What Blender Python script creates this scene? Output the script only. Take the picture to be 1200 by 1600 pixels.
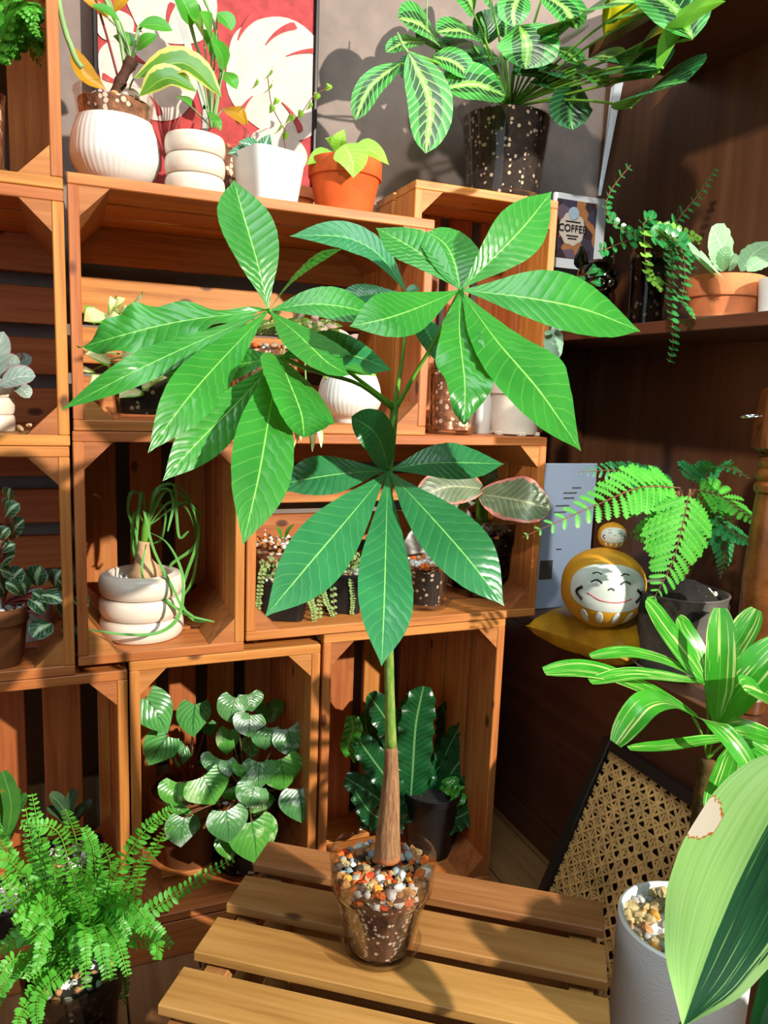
import bpy, math, random
import numpy as np
from math import sin, cos, pi, radians, sqrt
from mathutils import Vector, Matrix

for o in list(bpy.data.objects):
    bpy.data.objects.remove(o)
scene = bpy.context.scene
COL = scene.collection
RND = random.Random(7)

# ------------------------------------------------------------------ camera
F_PX = 1193.62
CAM = np.array([0.0, -1.0, 0.806])
_yaw, _pit, _rol = radians(22.453), radians(9.0921), radians(2.1813)
FW = np.array([sin(_yaw)*cos(_pit), cos(_yaw)*cos(_pit), -sin(_pit)])
_r = np.cross(FW, [0, 0, 1]); _r /= np.linalg.norm(_r)
_u = np.cross(_r, FW)
RT = cos(_rol)*_r + sin(_rol)*_u
UP = -sin(_rol)*_r + cos(_rol)*_u
cam_data = bpy.data.cameras.new('camera')
cam_data.sensor_fit = 'VERTICAL'
cam_data.sensor_height = 32.0
cam_data.lens = F_PX/1600*32.0
cam_data.clip_start = 0.01
cam = bpy.data.objects.new('camera', cam_data)
COL.objects.link(cam)
cam.matrix_world = Matrix(((RT[0], UP[0], -FW[0], CAM[0]), (RT[1], UP[1], -FW[1], CAM[1]), (RT[2], UP[2], -FW[2], CAM[2]), (0, 0, 0, 1)))
scene.camera = cam

# ------------------------------------------------------------------ light
world = bpy.data.worlds.new('world'); scene.world = world
world.use_nodes = True
world.node_tree.nodes['Background'].inputs[0].default_value = (0.62, 0.75, 1.0, 1)
world.node_tree.nodes['Background'].inputs[1].default_value = 0.045

def look_at(o, target):
    d = Vector(target) - o.location
    o.rotation_euler = d.to_track_quat('-Z', 'Y').to_euler()

def lamp(name, kind, loc, target, energy, color, **kw):
    l = bpy.data.lights.new(name, kind)
    l.energy = energy; l.color = color
    for k, v in kw.items(): setattr(l, k, v)
    o = bpy.data.objects.new(name, l); COL.objects.link(o)
    o.location = loc; look_at(o, target)
    return o
# the shop's track spot on the right, a second track spot on the left and an added cool fill that brightens the white pot
lamp('track_spot_key', 'SPOT', (1.8, -3.0, 1.93), (0.2, 0.0, 0.78), 980, (1.0, 0.93, 0.82), spot_size=radians(44), spot_blend=0.35, shadow_soft_size=0.03)
lamp('track_spot_side', 'SPOT', (-0.9, -1.9, 2.35), (1.0, -0.08, 1.10), 300, (1.0, 0.94, 0.86), spot_size=radians(30), spot_blend=0.7, shadow_soft_size=0.06)
lamp('ceiling_panel', 'AREA', (0.35, -0.95, 2.6), (0.35, -0.8, 0.0), 36, (0.84, 0.95, 1.0), shape='RECTANGLE', size=1.4, size_y=0.9)
lamp('added_cool_fill', 'AREA', (-1.7, -2.1, 1.3), (0.60, -0.25, 0.4), 17, (0.80, 0.91, 1.0), shape='RECTANGLE', size=1.6, size_y=1.4)
vs = scene.view_settings
vs.view_transform = 'Standard'; vs.look = 'None'; vs.gamma = 1.0; vs.use_curve_mapping = False
vs.exposure = 0.0

# ------------------------------------------------------------------ placing
def ray(x, y): return (x-600)/F_PX*RT - (y-800)/F_PX*UP + FW
def at(x, y, t): return CAM + ray(x, y)*t
def onY(x, y, Y): d = ray(x, y); return CAM + d*(Y-CAM[1])/d[1]
def onX(x, y, X): d = ray(x, y); return CAM + d*(X-CAM[0])/d[0]
def onZ(x, y, Z): d = ray(x, y); return CAM + d*(Z-CAM[2])/d[2]
def dep(P): return float((np.asarray(P)-CAM) @ FW)
def met(px, P): return px*dep(P)/F_PX
def pos(x, y, Y, Z): P = onY(x, y, Y); P[2] = Z; return P
def nrm(v): v = np.asarray(v, float); return v/(np.linalg.norm(v)+1e-12)
def V(*a): return np.array(a, float)

# ------------------------------------------------------------------ scene objects
def thing(name, label, cat, loc, group=None):
    o = bpy.data.objects.new(name, None); COL.objects.link(o)
    o.empty_display_size = 0.02
    o.location = tuple(float(c) for c in loc)
    o['label'] = label; o['category'] = cat
    if group: o['group'] = group
    return o
def tag(o, label, cat, group=None):
    o['label'] = label; o['category'] = cat
    if group: o['group'] = group
    return o
def root_of(o):
    while o.parent: o = o.parent
    return o
def obj(name, verts, faces, mat, parent=None, uvs=None, smooth=True, origin=None, mats=None, fmat=None):
    """one mesh object from world-space vertices; its origin is the thing's base"""
    v = np.asarray(verts, float)
    if parent is not None: org = np.array(root_of(parent).location)
    elif origin is not None: org = np.asarray(origin, float)
    else:
        org = (v.min(0)+v.max(0))/2; org[2] = v[:, 2].min()
    me = bpy.data.meshes.new(name)
    me.from_pydata((v-org).tolist(), [], [list(map(int, f)) for f in faces])
    if uvs is not None:
        ul = me.uv_layers.new(name='UVMap')
        li = np.zeros(len(me.loops), dtype=np.int32); me.loops.foreach_get('vertex_index', li)
        ul.data.foreach_set('uv', np.asarray(uvs, float)[li].ravel())
    for m in (mats or [mat]): me.materials.append(m)
    if fmat is not None: me.polygons.foreach_set('material_index', np.asarray(fmat, np.int32))
    me.polygons.foreach_set('use_smooth', [smooth]*len(me.polygons))
    me.update()
    if smooth and uvs is None and len(me.polygons) > 40: me.set_sharp_from_angle(angle=radians(38))
    o = bpy.data.objects.new(name, me); COL.objects.link(o)
    if parent is not None: o.parent = parent
    else: o.location = org
    return o
class MB:
    """collects pieces that belong to ONE part"""
    def __init__(s): s.v = []; s.f = []; s.uv = []; s.fm = []; s.n = 0
    def add(s, geo, m=0):
        v, f = geo[0], geo[1]; uv = geo[2] if len(geo) > 2 and geo[2] is not None else np.zeros((len(v), 2))
        s.v.append(np.asarray(v, float)); s.uv.append(np.asarray(uv, float))
        s.f += [[i+s.n for i in q] for q in f]; s.fm += [m]*len(f); s.n += len(v)
        return s
    def build(s, name, mat, parent=None, smooth=True, mats=None):
        return obj(name, np.vstack(s.v), s.f, mat, parent, np.vstack(s.uv), smooth, mats=mats, fmat=s.fm if mats else None)

_box_cache = {}
def box_mesh(lx, ly, lz, mat, c=0.0012):
    key = (round(lx, 4), round(ly, 4), round(lz, 4), mat.name, c)
    if key in _box_cache: return _box_cache[key]
    v, f = chamfer_box(lx, ly, lz, c)
    me = bpy.data.meshes.new('plank_mesh'); me.from_pydata(v.tolist(), [], f); me.materials.append(mat); me.update()
    _box_cache[key] = me
    return me
def chamfer_box(lx, ly, lz, c):
    h = np.array([lx, ly, lz])/2
    v = []; idx = {}
    for sx in (-1, 1):
        for sy in (-1, 1):
            for sz in (-1, 1):
                for a in range(3):
                    p = h.copy()-c; p[a] = h[a]
                    idx[sx, sy, sz, a] = len(v); v.append(p*[sx, sy, sz])
    f = []
    def quad(ids):
        P = [v[i] for i in ids]; n = np.cross(P[1]-P[0], P[2]-P[0])
        f.append(ids if n @ (sum(P)/len(P)) > 0 else ids[::-1])
    S = (-1, 1)
    for s in S:
        quad([idx[s, a, b, 0] for a, b in ((-1, -1), (1, -1), (1, 1), (-1, 1))])
        quad([idx[a, s, b, 1] for a, b in ((-1, -1), (1, -1), (1, 1), (-1, 1))])
        quad([idx[a, b, s, 2] for a, b in ((-1, -1), (1, -1), (1, 1), (-1, 1))])
    for s in S:
        for q in S:
            quad([idx[s, q, -1, 0], idx[s, q, 1, 0], idx[s, q, 1, 1], idx[s, q, -1, 1]])
            quad([idx[s, -1, q, 0], idx[s, 1, q, 0], idx[s, 1, q, 2], idx[s, -1, q, 2]])
            quad([idx[-1, s, q, 1], idx[1, s, q, 1], idx[1, s, q, 2], idx[-1, s, q, 2]])
            for r in S: quad([idx[s, q, r, 0], idx[s, q, r, 1], idx[s, q, r, 2]])
    return np.array(v), f
def plank(name, center, ex, ey, ez, mat, parent=None, c=0.0012):
    """board with full extents ex (along the grain), ey, ez given as world vectors"""
    lx, ly, lz = (float(np.linalg.norm(e)) for e in (ex, ey, ez))
    me = box_mesh(lx, ly, lz, mat, c)
    o = bpy.data.objects.new(name, me); COL.objects.link(o)
    X, Y = nrm(ex), nrm(ey); Z = np.cross(X, Y)
    cc = np.asarray(center, float)
    if parent is not None:
        o.parent = parent; cc = cc-np.array(root_of(parent).location)
    o.matrix_local = Matrix(((X[0], Y[0], Z[0], cc[0]), (X[1], Y[1], Z[1], cc[1]), (X[2], Y[2], Z[2], cc[2]), (0, 0, 0, 1)))
    return o

# ------------------------------------------------------------------ geometry
def bez(P, n):
    P = [np.asarray(p, float) for p in P]; t = np.linspace(0, 1, n)[:, None]
    if len(P) == 2: return P[0]*(1-t)+P[1]*t
    if len(P) == 3: return P[0]*(1-t)**2+2*P[1]*t*(1-t)+P[2]*t*t
    if len(P) == 4: return P[0]*(1-t)**3+3*P[1]*t*(1-t)**2+3*P[2]*t*t*(1-t)+P[3]*t**3
    return spline(P, n)
def spline(P, n):
    """Catmull-Rom through all points"""
    P = [np.asarray(p, float) for p in P]
    if len(P) == 2: return bez(P, n)
    Q = [2*P[0]-P[1]]+P+[2*P[-1]-P[-2]]; out = []
    for s in np.linspace(0, len(P)-1, n):
        i = min(int(s), len(P)-2); t = s-i
        a, b, c, d = Q[i:i+4]
        out.append(.5*((2*b)+(c-a)*t+(2*a-5*b+4*c-d)*t*t+(3*b-a-3*c+d)*t**3))
    return np.array(out)
def tube(pts, radii, seg=8, caps=True):
    pts = np.asarray(pts, float); n = len(pts)
    radii = np.full(n, radii, float) if np.isscalar(radii) else np.asarray(radii, float)
    if len(radii) != n: radii = np.interp(np.linspace(0, 1, n), np.linspace(0, 1, len(radii)), radii)
    T = np.gradient(pts, axis=0)
    ref = np.array([0.31, 0.17, 0.93]); v = []; uv = []
    A = np.cross(T[0], ref)
    if np.linalg.norm(A) < 1e-9: A = np.cross(T[0], [1, 0, 0])
    for i in range(n):
        t = nrm(T[i]); A = nrm(A-t*(A @ t)); B = np.cross(t, A)
        for k in range(seg):
            a = 2*pi*k/seg; v.append(pts[i]+radii[i]*(cos(a)*A+sin(a)*B)); uv.append((k/seg, i/max(1, n-1)))
    f = []
    for i in range(n-1):
        for k in range(seg):
            k2 = (k+1) % seg; f.append([i*seg+k, i*seg+k2, (i+1)*seg+k2, (i+1)*seg+k])
    if caps: f.append(list(range(seg))[::-1]); f.append([(n-1)*seg+k for k in range(seg)])
    return np.array(v), f, np.array(uv)
def lathe(center, prof, seg=40, mod=None, closed=False):
    """prof: list of (r,z); mod(theta,r,z)->r"""
    c = np.asarray(center, float); v = []; uv = []; n = len(prof)
    for i, (r, z) in enumerate(prof):
        for k in range(seg):
            a = 2*pi*k/seg; rr = mod(a, r, z) if mod else r
            v.append((c[0]+rr*cos(a), c[1]+rr*sin(a), c[2]+z)); uv.append((k/seg, i/max(1, n-1)))
    f = []
    for i in range(n-1 if not closed else n):
        j = (i+1) % n
        for k in range(seg):
            k2 = (k+1) % seg; f.append([i*seg+k, i*seg+k2, j*seg+k2, j*seg+k])
    if not closed:
        f.append(list(range(seg))[::-1]); f.append([(n-1)*seg+k for k in range(seg)])
    return np.array(v), f, np.array(uv)
def smooth_prof(pts, n=30):
    P = spline([np.array(p, float) for p in pts], n); return [(max(0.0005, a), b) for a, b in P]

PROF = {
 'obovate': [(0, .03), (.06, .10), (.2, .40), (.4, .80), (.58, 1.0), (.72, .95), (.84, .66), (.905, .34), (.945, .13), (.97, .05), (1, .0)],
 'pachira': [(0, .03), (.05, .08), (.15, .30), (.3, .66), (.45, .92), (.56, 1.0), (.67, .94), (.79, .70), (.88, .40), (.945, .16), (.972, .06), (1, 0)],
 'elliptic': [(0, .03), (.06, .2), (.2, .6), (.38, .93), (.52, 1.0), (.68, .9), (.82, .62), (.92, .3), (1, 0)],
 'oval': [(0, .05), (.05, .3), (.15, .62), (.3, .9), (.5, 1.0), (.7, .93), (.85, .7), (.94, .42), (1, 0)],
 'round': [(0, .3), (.06, .58), (.2, .88), (.42, 1), (.62, .96), (.8, .74), (.92, .45), (1, 0)],
 'heart': [(0, .62), (.08, .82), (.22, .98), (.36, 1.0), (.52, .88), (.68, .66), (.82, .4), (.93, .16), (1, 0)],
 'ovate': [(0, .1), (.05, .38), (.14, .75), (.28, 1.0), (.45, .95), (.65, .68), (.82, .36), (.93, .13), (1, 0)],
 'strap': [(0, .25), (.1, .55), (.3, .95), (.55, 1), (.8, .92), (.93, .7), (1, .4)],
 'lance': [(0, .1), (.1, .5), (.3, .95), (.5, 1), (.75, .7), (.92, .28), (1, 0)],
 'spoon': [(0, .16), (.2, .2), (.45, .45), (.65, .9), (.8, 1), (.92, .72), (1, 0.05)],
}
_pc = {}
def prof(name, v):
    if name not in _pc:
        x = np.linspace(0, 1, 241); y = np.interp(x, *zip(*PROF[name]))
        k = np.ones(17)/17; yp = np.pad(y, 8, mode='edge'); ys = np.convolve(yp, k, 'valid')
        w = np.clip(np.minimum(x, 1-x)*16, 0, 1); _pc[name] = (x, ys*w+y*(1-w))
    return np.interp(v, *_pc[name])
def leaf(P, width, N, shape='elliptic', nv=14, nu=6, fold=0.15, quilt=(0, 0), ripple=(0, 0), cup=0.0, lobe=0.0, thick=0.0, ph=0.0, teeth=(0, 0), twist=0.0):
    """leaf blade along a curve P, half width = width/2, N = the side it faces (upper side)"""
    M = bez(P, nv+1) if len(P) < 5 else spline(P, nv+1)
    T = np.gradient(M, axis=0); L = np.linalg.norm(np.diff(M, axis=0), axis=1).sum()
    vv = np.linspace(0, 1, nv+1); hw = prof(shape, vv)*width/2
    N = nrm(N); vs_, uv = [], []
    for i in range(nv+1):
        t = nrm(T[i]); S = np.cross(t, N)
        S = nrm(S) if np.linalg.norm(S) > 1e-6 else nrm(np.cross(t, [.3, .5, .8]))
        if twist:
            a = twist*vv[i]; B = np.cross(S, t); S = cos(a)*S+sin(a)*B
        U = np.cross(S, t)
        for j in range(nu+1):
            u = -1+2*j/nu; au = abs(u); w = hw[i]*(1+teeth[1]*sin(teeth[0]*2*pi*vv[i])*au**6)
            h = w*au*math.tan(fold)-cup*width*au*au*prof(shape, vv[i])
            if quilt[0]: h += quilt[1]*(abs(sin(pi*quilt[0]*(vv[i]-.10*au)))-.5)*min(1, 3*au)*(1.15-au)*prof(shape, vv[i])
            if ripple[0]: h += ripple[1]*sin(2*pi*ripple[0]*vv[i]+ph+(0 if u > 0 else 1.3))*au**2
            p = M[i]+S*u*w+U*h
            if lobe: p = p-t*lobe*L*(au**1.6)*(1-vv[i])**3
            vs_.append(p); uv.append((j/nu, vv[i]))
    f = []
    for i in range(nv):
        for j in range(nu):
            a = i*(nu+1)+j; f.append([a, a+1, a+nu+2, a+nu+1])
    vs_ = np.array(vs_)
    return vs_, f, np.array(uv)
def pebble_geo(r, rnd, flat=.75):
    seg, rings = 6, 4; v = [(0, 0, r*flat)]; f = []
    ax = (rnd.uniform(.8, 1.3), rnd.uniform(.7, 1.1))
    for i in range(1, rings):
        a = pi*i/rings
        for k in range(seg):
            b = 2*pi*k/seg+i*.4; q = r*rnd.uniform(.74, 1.2)
            v.append((q*sin(a)*cos(b)*ax[0], q*sin(a)*sin(b)*ax[1], q*cos(a)*flat))
    v.append((0, 0, -r*flat)); n = len(v)-1
    for k in range(seg):
        f.append([0, 1+k, 1+(k+1) % seg]); f.append([n, n-seg+(k+1) % seg, n-seg+k])
        for i in range(rings-2):
            a = 1+i*seg; f.append([a+k, a+seg+k, a+seg+(k+1) % seg, a+(k+1) % seg])
    return np.array(v), f
def rot_rand(v, rnd):
    a, b, c = rnd.uniform(0, 6.28), rnd.uniform(-.5, .5), rnd.uniform(-.5, .5)
    m = np.array((Matrix.Rotation(a, 3, 'Z') @ Matrix.Rotation(b, 3, 'X') @ Matrix.Rotation(c, 3, 'Y')))
    return v @ m.T
# ------------------------------------------------------------------ materials
def lin(c):
    def g(x): x /= 255; return x/12.92 if x <= .04045 else ((x+.055)/1.055)**2.4
    return (g(c[0]), g(c[1]), g(c[2]), 1)
class NT:
    def __init__(s, name):
        s.m = bpy.data.materials.new(name); s.m.use_nodes = True; s.t = s.m.node_tree
        s.b = s.t.nodes['Principled BSDF']; s.out = s.t.nodes['Material Output']
    def n(s, kind, **kw):
        q = s.t.nodes.new('ShaderNode'+kind)
        for k, v in kw.items(): setattr(q, k, v)
        return q
    def l(s, a, b): s.t.links.new(a, b)
    def math(s, op, a, b=None, c=None, clamp=False):
        q = s.n('Math', operation=op, use_clamp=clamp)
        for i, x in enumerate((a, b, c)):
            if x is None: continue
            if isinstance(x, (int, float)): q.inputs[i].default_value = x
            else: s.l(x, q.inputs[i])
        return q.outputs[0]
    def mix(s, fac, a, b, blend='MIX'):
        q = s.n('MixRGB', blend_type=blend)
        for i, x in enumerate((fac, a, b)):
            if isinstance(x, (int, float)): q.inputs[i].default_value = x
            elif isinstance(x, tuple): q.inputs[i].default_value = x
            else: s.l(x, q.inputs[i])
        return q.outputs[0]
    def ramp(s, fac, stops):
        q = s.n('ValToRGB'); e = q.color_ramp.elements
        while len(e) < len(stops): e.new(0.5)
        for k, (p, c) in zip(e, stops): k.position = p; k.color = c
        s.l(fac, q.inputs[0]); return q.outputs[0]
    def noise(s, vec, scale, detail=3, rough=.55):
        q = s.n('TexNoise'); q.inputs['Scale'].default_value = scale; q.inputs['Detail'].default_value = detail; q.inputs['Roughness'].default_value = rough
        if vec is not None: s.l(vec, q.inputs['Vector'])
        return q.outputs['Fac']
    def obj_vec(s, scale=(1, 1, 1), rnd=True):
        tc = s.n('TexCoord'); mp = s.n('Mapping'); mp.inputs['Scale'].default_value = scale
        v = tc.outputs['Object']
        if rnd:
            oi = s.n('ObjectInfo'); a = s.n('VectorMath', operation='ADD'); k = s.math('MULTIPLY', oi.outputs['Random'], 37.0)
            s.l(v, a.inputs[0]); s.l(k, a.inputs[1]); v = a.outputs[0]; s.rand = oi.outputs['Random']
        s.l(v, mp.inputs['Vector']); return mp.outputs[0]
    def bump(s, h, strength=.3, dist=.002):
        q = s.n('Bump'); q.inputs['Strength'].default_value = strength; q.inputs['Distance'].default_value = dist
        s.l(h, q.inputs['Height']); s.l(q.outputs[0], s.b.inputs['Normal']); return q
    def set(s, **kw):
        for k, v in kw.items(): s.b.inputs[k.replace('_', ' ')].default_value = v
        return s
def plain(name, c, rough=.5, spec=.5, var=0.0, bump=0.0, bscale=200, metal=0.0, vscale=30):
    t = NT(name); t.set(Base_Color=lin(c), Roughness=rough, Metallic=metal); t.b.inputs['Specular IOR Level'].default_value = spec
    if var or bump: vec = t.obj_vec()
    if var:
        n = t.noise(vec, vscale, 4); d = tuple(max(0, x*(1-var)) for x in c); e = tuple(min(255, x*(1+var)) for x in c)
        t.l(t.ramp(n, [(.3, lin(d)), (.7, lin(e))]), t.b.inputs['Base Color'])
    if bump: t.bump(t.noise(vec, bscale, 3), bump, .001)
    return t.m
def wood(name, c1, c2, c3, rough=.5, scale=1.0, knots=True):
    """board: grain runs along the board's own long axis (local X)"""
    t = NT(name); v = t.obj_vec((3*scale, 60*scale, 60*scale)); rnd = t.rand
    a = t.noise(v, 1.6, 6, .65)
    v2 = t.obj_vec((5*scale, 16*scale, 16*scale)); b = t.noise(v2, 1.0, 2)
    col = t.ramp(a, [(.25, lin(c1)), (.5, lin(c2)), (.78, lin(c3))])
    col = t.mix(t.math('MULTIPLY', b, .55), col, lin(c1))
    if knots:
        v3 = t.obj_vec((9*scale, 16*scale, 16*scale)); vo = t.n('TexVoronoi'); vo.inputs['Scale'].default_value = 1.0; t.l(v3, vo.inputs['Vector'])
        k = t.math('LESS_THAN', vo.outputs['Distance'], .075)
        kc = t.ramp(vo.outputs['Distance'], [(0, lin((60, 30, 15))), (.07, lin((96, 50, 22))), (.12, lin((255, 255, 255)))])
        col = t.mix(.85, col, kc, 'MULTIPLY')
    hs = t.n('HueSaturation'); t.l(col, hs.inputs['Color'])
    t.l(t.math('MULTIPLY_ADD', rnd, .26, .87), hs.inputs['Value'])
    t.l(t.math('MULTIPLY_ADD', rnd, .02, .49), hs.inputs['Hue'])
    t.l(hs.outputs[0], t.b.inputs['Base Color']); t.set(Roughness=rough)
    t.bump(a, .35, .0012); return t.m
def leafmat(name, c, c2, rib, veins=0, vstr=.5, slant=.5, edge=None, edge_w=.2, patch=None, trans=.25, rough=.35, back=None, ribw=.035, patch_thr=.5, streak=None, vw=.16, noise_scale=30, spec=.5, central=None, central2=None):
    """c/c2 blade tones, rib = midrib and vein colour, edge = margin colour, patch = variegation"""
    t = NT(name); uvn = t.n('UVMap'); sp = t.n('SeparateXYZ'); t.l(uvn.outputs[0], sp.inputs[0])
    u, v = sp.outputs[0], sp.outputs[1]
    a = t.math('MULTIPLY', t.math('ABSOLUTE', t.math('SUBTRACT', u, .5)), 2.0)
    ov = t.obj_vec(); ns = t.noise(ov, noise_scale, 3)
    col = t.ramp(ns, [(.3, lin(c)), (.7, lin(c2))])
    if central:      # dark or pale band along the midrib
        m = t.math('LESS_THAN', t.math('ADD', a, t.math('MULTIPLY', t.noise(ov, 90, 2), .3)), central[1]+.15); col = t.mix(m, col, lin(central[0]))
    if central2:
        m = t.math('LESS_THAN', t.math('ADD', a, t.math('MULTIPLY', t.noise(ov, 130, 2), .3)), central2[1]+.15); col = t.mix(m, col, lin(central2[0]))
    if streak:       # long stripes
        cx = t.n('CombineXYZ'); t.l(t.math('MULTIPLY', u, streak[1]), cx.inputs[0]); t.l(t.math('MULTIPLY', v, 1.2), cx.inputs[1])
        t.l(t.math('MULTIPLY', t.rand, 40.), cx.inputs[2])
        sn = t.noise(cx.outputs[0], 1.0, 2); m = t.math('GREATER_THAN', sn, streak[2]); col = t.mix(m, col, lin(streak[0]))
    if patch:
        pn = t.noise(ov, patch[1], 3, .6); m = t.n('MapRange'); m.inputs[1].default_value = patch_thr; m.inputs[2].default_value = patch_thr+.06; t.l(pn, m.inputs[0])
        col = t.mix(m.outputs[0], col, lin(patch[0]))
    if edge:
        en = t.math('ADD', a, t.math('MULTIPLY', t.math('SUBTRACT', t.noise(ov, 60, 3), .5), .5))
        m = t.math('GREATER_THAN', en, 1-edge_w); col = t.mix(m, col, lin(edge))
    h = None
    if veins:
        w = t.math('FRACT', t.math('MULTIPLY', t.math('SUBTRACT', v, t.math('MULTIPLY', a, slant*.28)), float(veins)))
        d = t.math('ABSOLUTE', t.math('SUBTRACT', w, .5))
        m = t.math('MULTIPLY', t.math('LESS_THAN', d, vw/2), vstr)
        col = t.mix(m, col, lin(rib)); h = t.math('MINIMUM', t.math('MULTIPLY', d, 3.0), 1.0)
    m = t.math('LESS_THAN', a, ribw); col = t.mix(m, col, lin(rib))
    if back:
        g = t.n('NewGeometry'); col = t.mix(g.outputs['Backfacing'], col, lin(back))
    t.l(col, t.b.inputs['Base Color']); t.set(Roughness=rough); t.b.inputs['Specular IOR Level'].default_value = spec
    if h is not None: t.bump(h, .25, .0012)
    if trans:
        tr = t.n('BsdfTranslucent'); t.l(t.mix(.35, col, lin((170, 230, 40)), 'MIX'), tr.inputs[0]); mx = t.n('MixShader'); mx.inputs[0].default_value = trans
        t.l(t.b.outputs[0], mx.inputs[1]); t.l(tr.outputs[0], mx.inputs[2]); t.l(mx.outputs[0], t.out.inputs[0])
    return t.m
def clear_plastic(name, tint=(255, 252, 250), refl=.9, dens=.008, rough=.05):
    t = NT(name); tr = t.n('BsdfTransparent'); tr.inputs[0].default_value = lin(tint)
    gl = t.n('BsdfGlossy'); gl.inputs['Roughness'].default_value = rough; gl.inputs[0].default_value = (refl, refl, refl, 1)
    lw = t.n('LayerWeight'); lw.inputs[0].default_value = .16
    mx = t.n('MixShader'); t.l(t.math('MULTIPLY_ADD', lw.outputs['Fresnel'], .5, dens, True), mx.inputs[0])
    t.l(tr.outputs[0], mx.inputs[1]); t.l(gl.outputs[0], mx.inputs[2]); t.l(mx.outputs[0], t.out.inputs[0])
    return t.m
def soilmat(name, c, specks, dens=.62, scale=240):
    t = NT(name); v = t.obj_vec(); n = t.noise(v, scale*.5, 5, .7); col = t.ramp(n, [(.3, lin(tuple(x*.45 for x in c))), (.55, lin(c)), (.8, lin(tuple(min(255, x*1.7) for x in c)))])
    vo = t.n('TexVoronoi'); vo.inputs['Scale'].default_value = scale; t.l(v, vo.inputs['Vector'])
    sx = t.n('SeparateColor'); t.l(vo.outputs['Color'], sx.inputs[0])
    m = t.math('MULTIPLY', t.math('GREATER_THAN', sx.outputs[0], dens), t.math('LESS_THAN', vo.outputs['Distance'], .5))
    col = t.mix(m, col, lin(specks)); t.l(col, t.b.inputs['Base Color']); t.set(Roughness=.9); t.bump(n, .8, .003)
    return t.m

M = {}
M['crate'] = wood('crate_wood', (142, 76, 28), (192, 118, 53), (218, 148, 80), .55)
M['bench'] = wood('bench_wood', (140, 92, 46), (178, 126, 68), (200, 150, 92), .5)
M['block'] = wood('corner_block_wood', (134, 76, 32), (176, 108, 50), (200, 134, 74), .6, 1.0, False)
M['panel'] = wood('dark_walnut_panel', (66, 36, 22), (92, 54, 35), (114, 72, 48), .38, .35, False)
M['floorwood'] = wood('oak_floor', (104, 70, 40), (138, 98, 58), (160, 120, 76), .45, .6, False)
M['turned'] = wood('turned_wood', (72, 36, 14), (100, 52, 22), (128, 72, 34), .3, .5, False)
M['wall'] = plain('grey_plaster', (134, 119, 111), .8, .2, .05, .25, 160)
M['white'] = plain('white_ceramic', (216, 217, 212), .25, .5)
M['cream'] = plain('cream_ceramic', (222, 206, 188), .28, .5)
M['bluewhite'] = plain('white_embossed_ceramic', (206, 214, 216), .5, .4)
M['offwhite'] = plain('offwhite_plastic', (206, 196, 180), .5, .4, .06)
M['terra'] = plain('terracotta', (206, 92, 40), .75, .2, .08, .2, 300)
M['terra2'] = plain('pale_terracotta', (196, 118, 74), .75, .2, .12, .2, 300)
M['brownpot'] = plain('brown_clay', (118, 70, 40), .7, .2, .12, .3, 260)
M['greypot'] = plain('grey_stone_pot', (92, 88, 82), .85, .2, .16, .4, 120)
M['black'] = plain('black_plastic', (24, 22, 22), .4, .4)
M['darkpot'] = plain('brown_translucent_plastic', (56, 34, 24), .25, .5)
M['clear'] = clear_plastic('clear_plastic')
M['cleardim'] = clear_plastic('smoky_clear_plastic', (205, 200, 196), .8, .012)
M['soil'] = soilmat('brown_soil', (84, 52, 32), (206, 190, 172), .72, 260)
M['darksoil'] = soilmat('dark_soil', (40, 32, 26), (186, 174, 150), .82, 170)
M['peat'] = soilmat('black_peat', (22, 17, 14), (60, 46, 34), .95)
M['bark'] = soilmat('bark_mix', (138, 96, 70), (214, 198, 178), .66, 150)
for nm, c in dict(pw=(232, 230, 224), pg=(158, 156, 148), po=(214, 112, 48), pt=(186, 138, 92), pr=(204, 78, 40), pd=(86, 74, 62), py=(206, 150, 66), pc=(178, 160, 116), pb=(150, 168, 172)).items():
    M[nm] = plain('stone_'+nm, c, .85, .2, .12, .2, 300)
M['steel'] = plain('steel', (190, 195, 200), .2, .5, metal=1.0)
M['chrome'] = plain('black_chrome', (104, 94, 90), .1, .8, metal=1.0)
M['trunk'] = None
# ------------------------------------------------------------------ the room
def structure(o): o['kind'] = 'structure'; return o
WALL_Y = 0.295
fl = bpy.data.objects.new('floor', None); COL.objects.link(fl); fl['kind'] = 'structure'
fl['label'] = 'oak plank floor under the crates and bench'; fl['category'] = 'floor'
plank('subfloor', V(.1, -1.0, -.016), V(3.4, 0, 0), V(0, 2.8, 0), V(0, 0, .01), M['black'], fl)
for i in range(26):      # boards run towards the crates
    x = -1.05+i*.1
    plank('floor_plank', V(x+.05, -1.0, -.0056), V(0, 2.58, 0), V(.098, 0, 0), V(0, 0, .0108), M['floorwood'], fl, .0015)
wv, wf = chamfer_box(3.6, .02, 2.6, .001)
w = structure(obj('wall_back', wv+V(.1, WALL_Y+.01, 1.28), wf, M['wall'], smooth=False)); tag(w, 'grey painted wall behind the stacked crates', 'wall')

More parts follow.
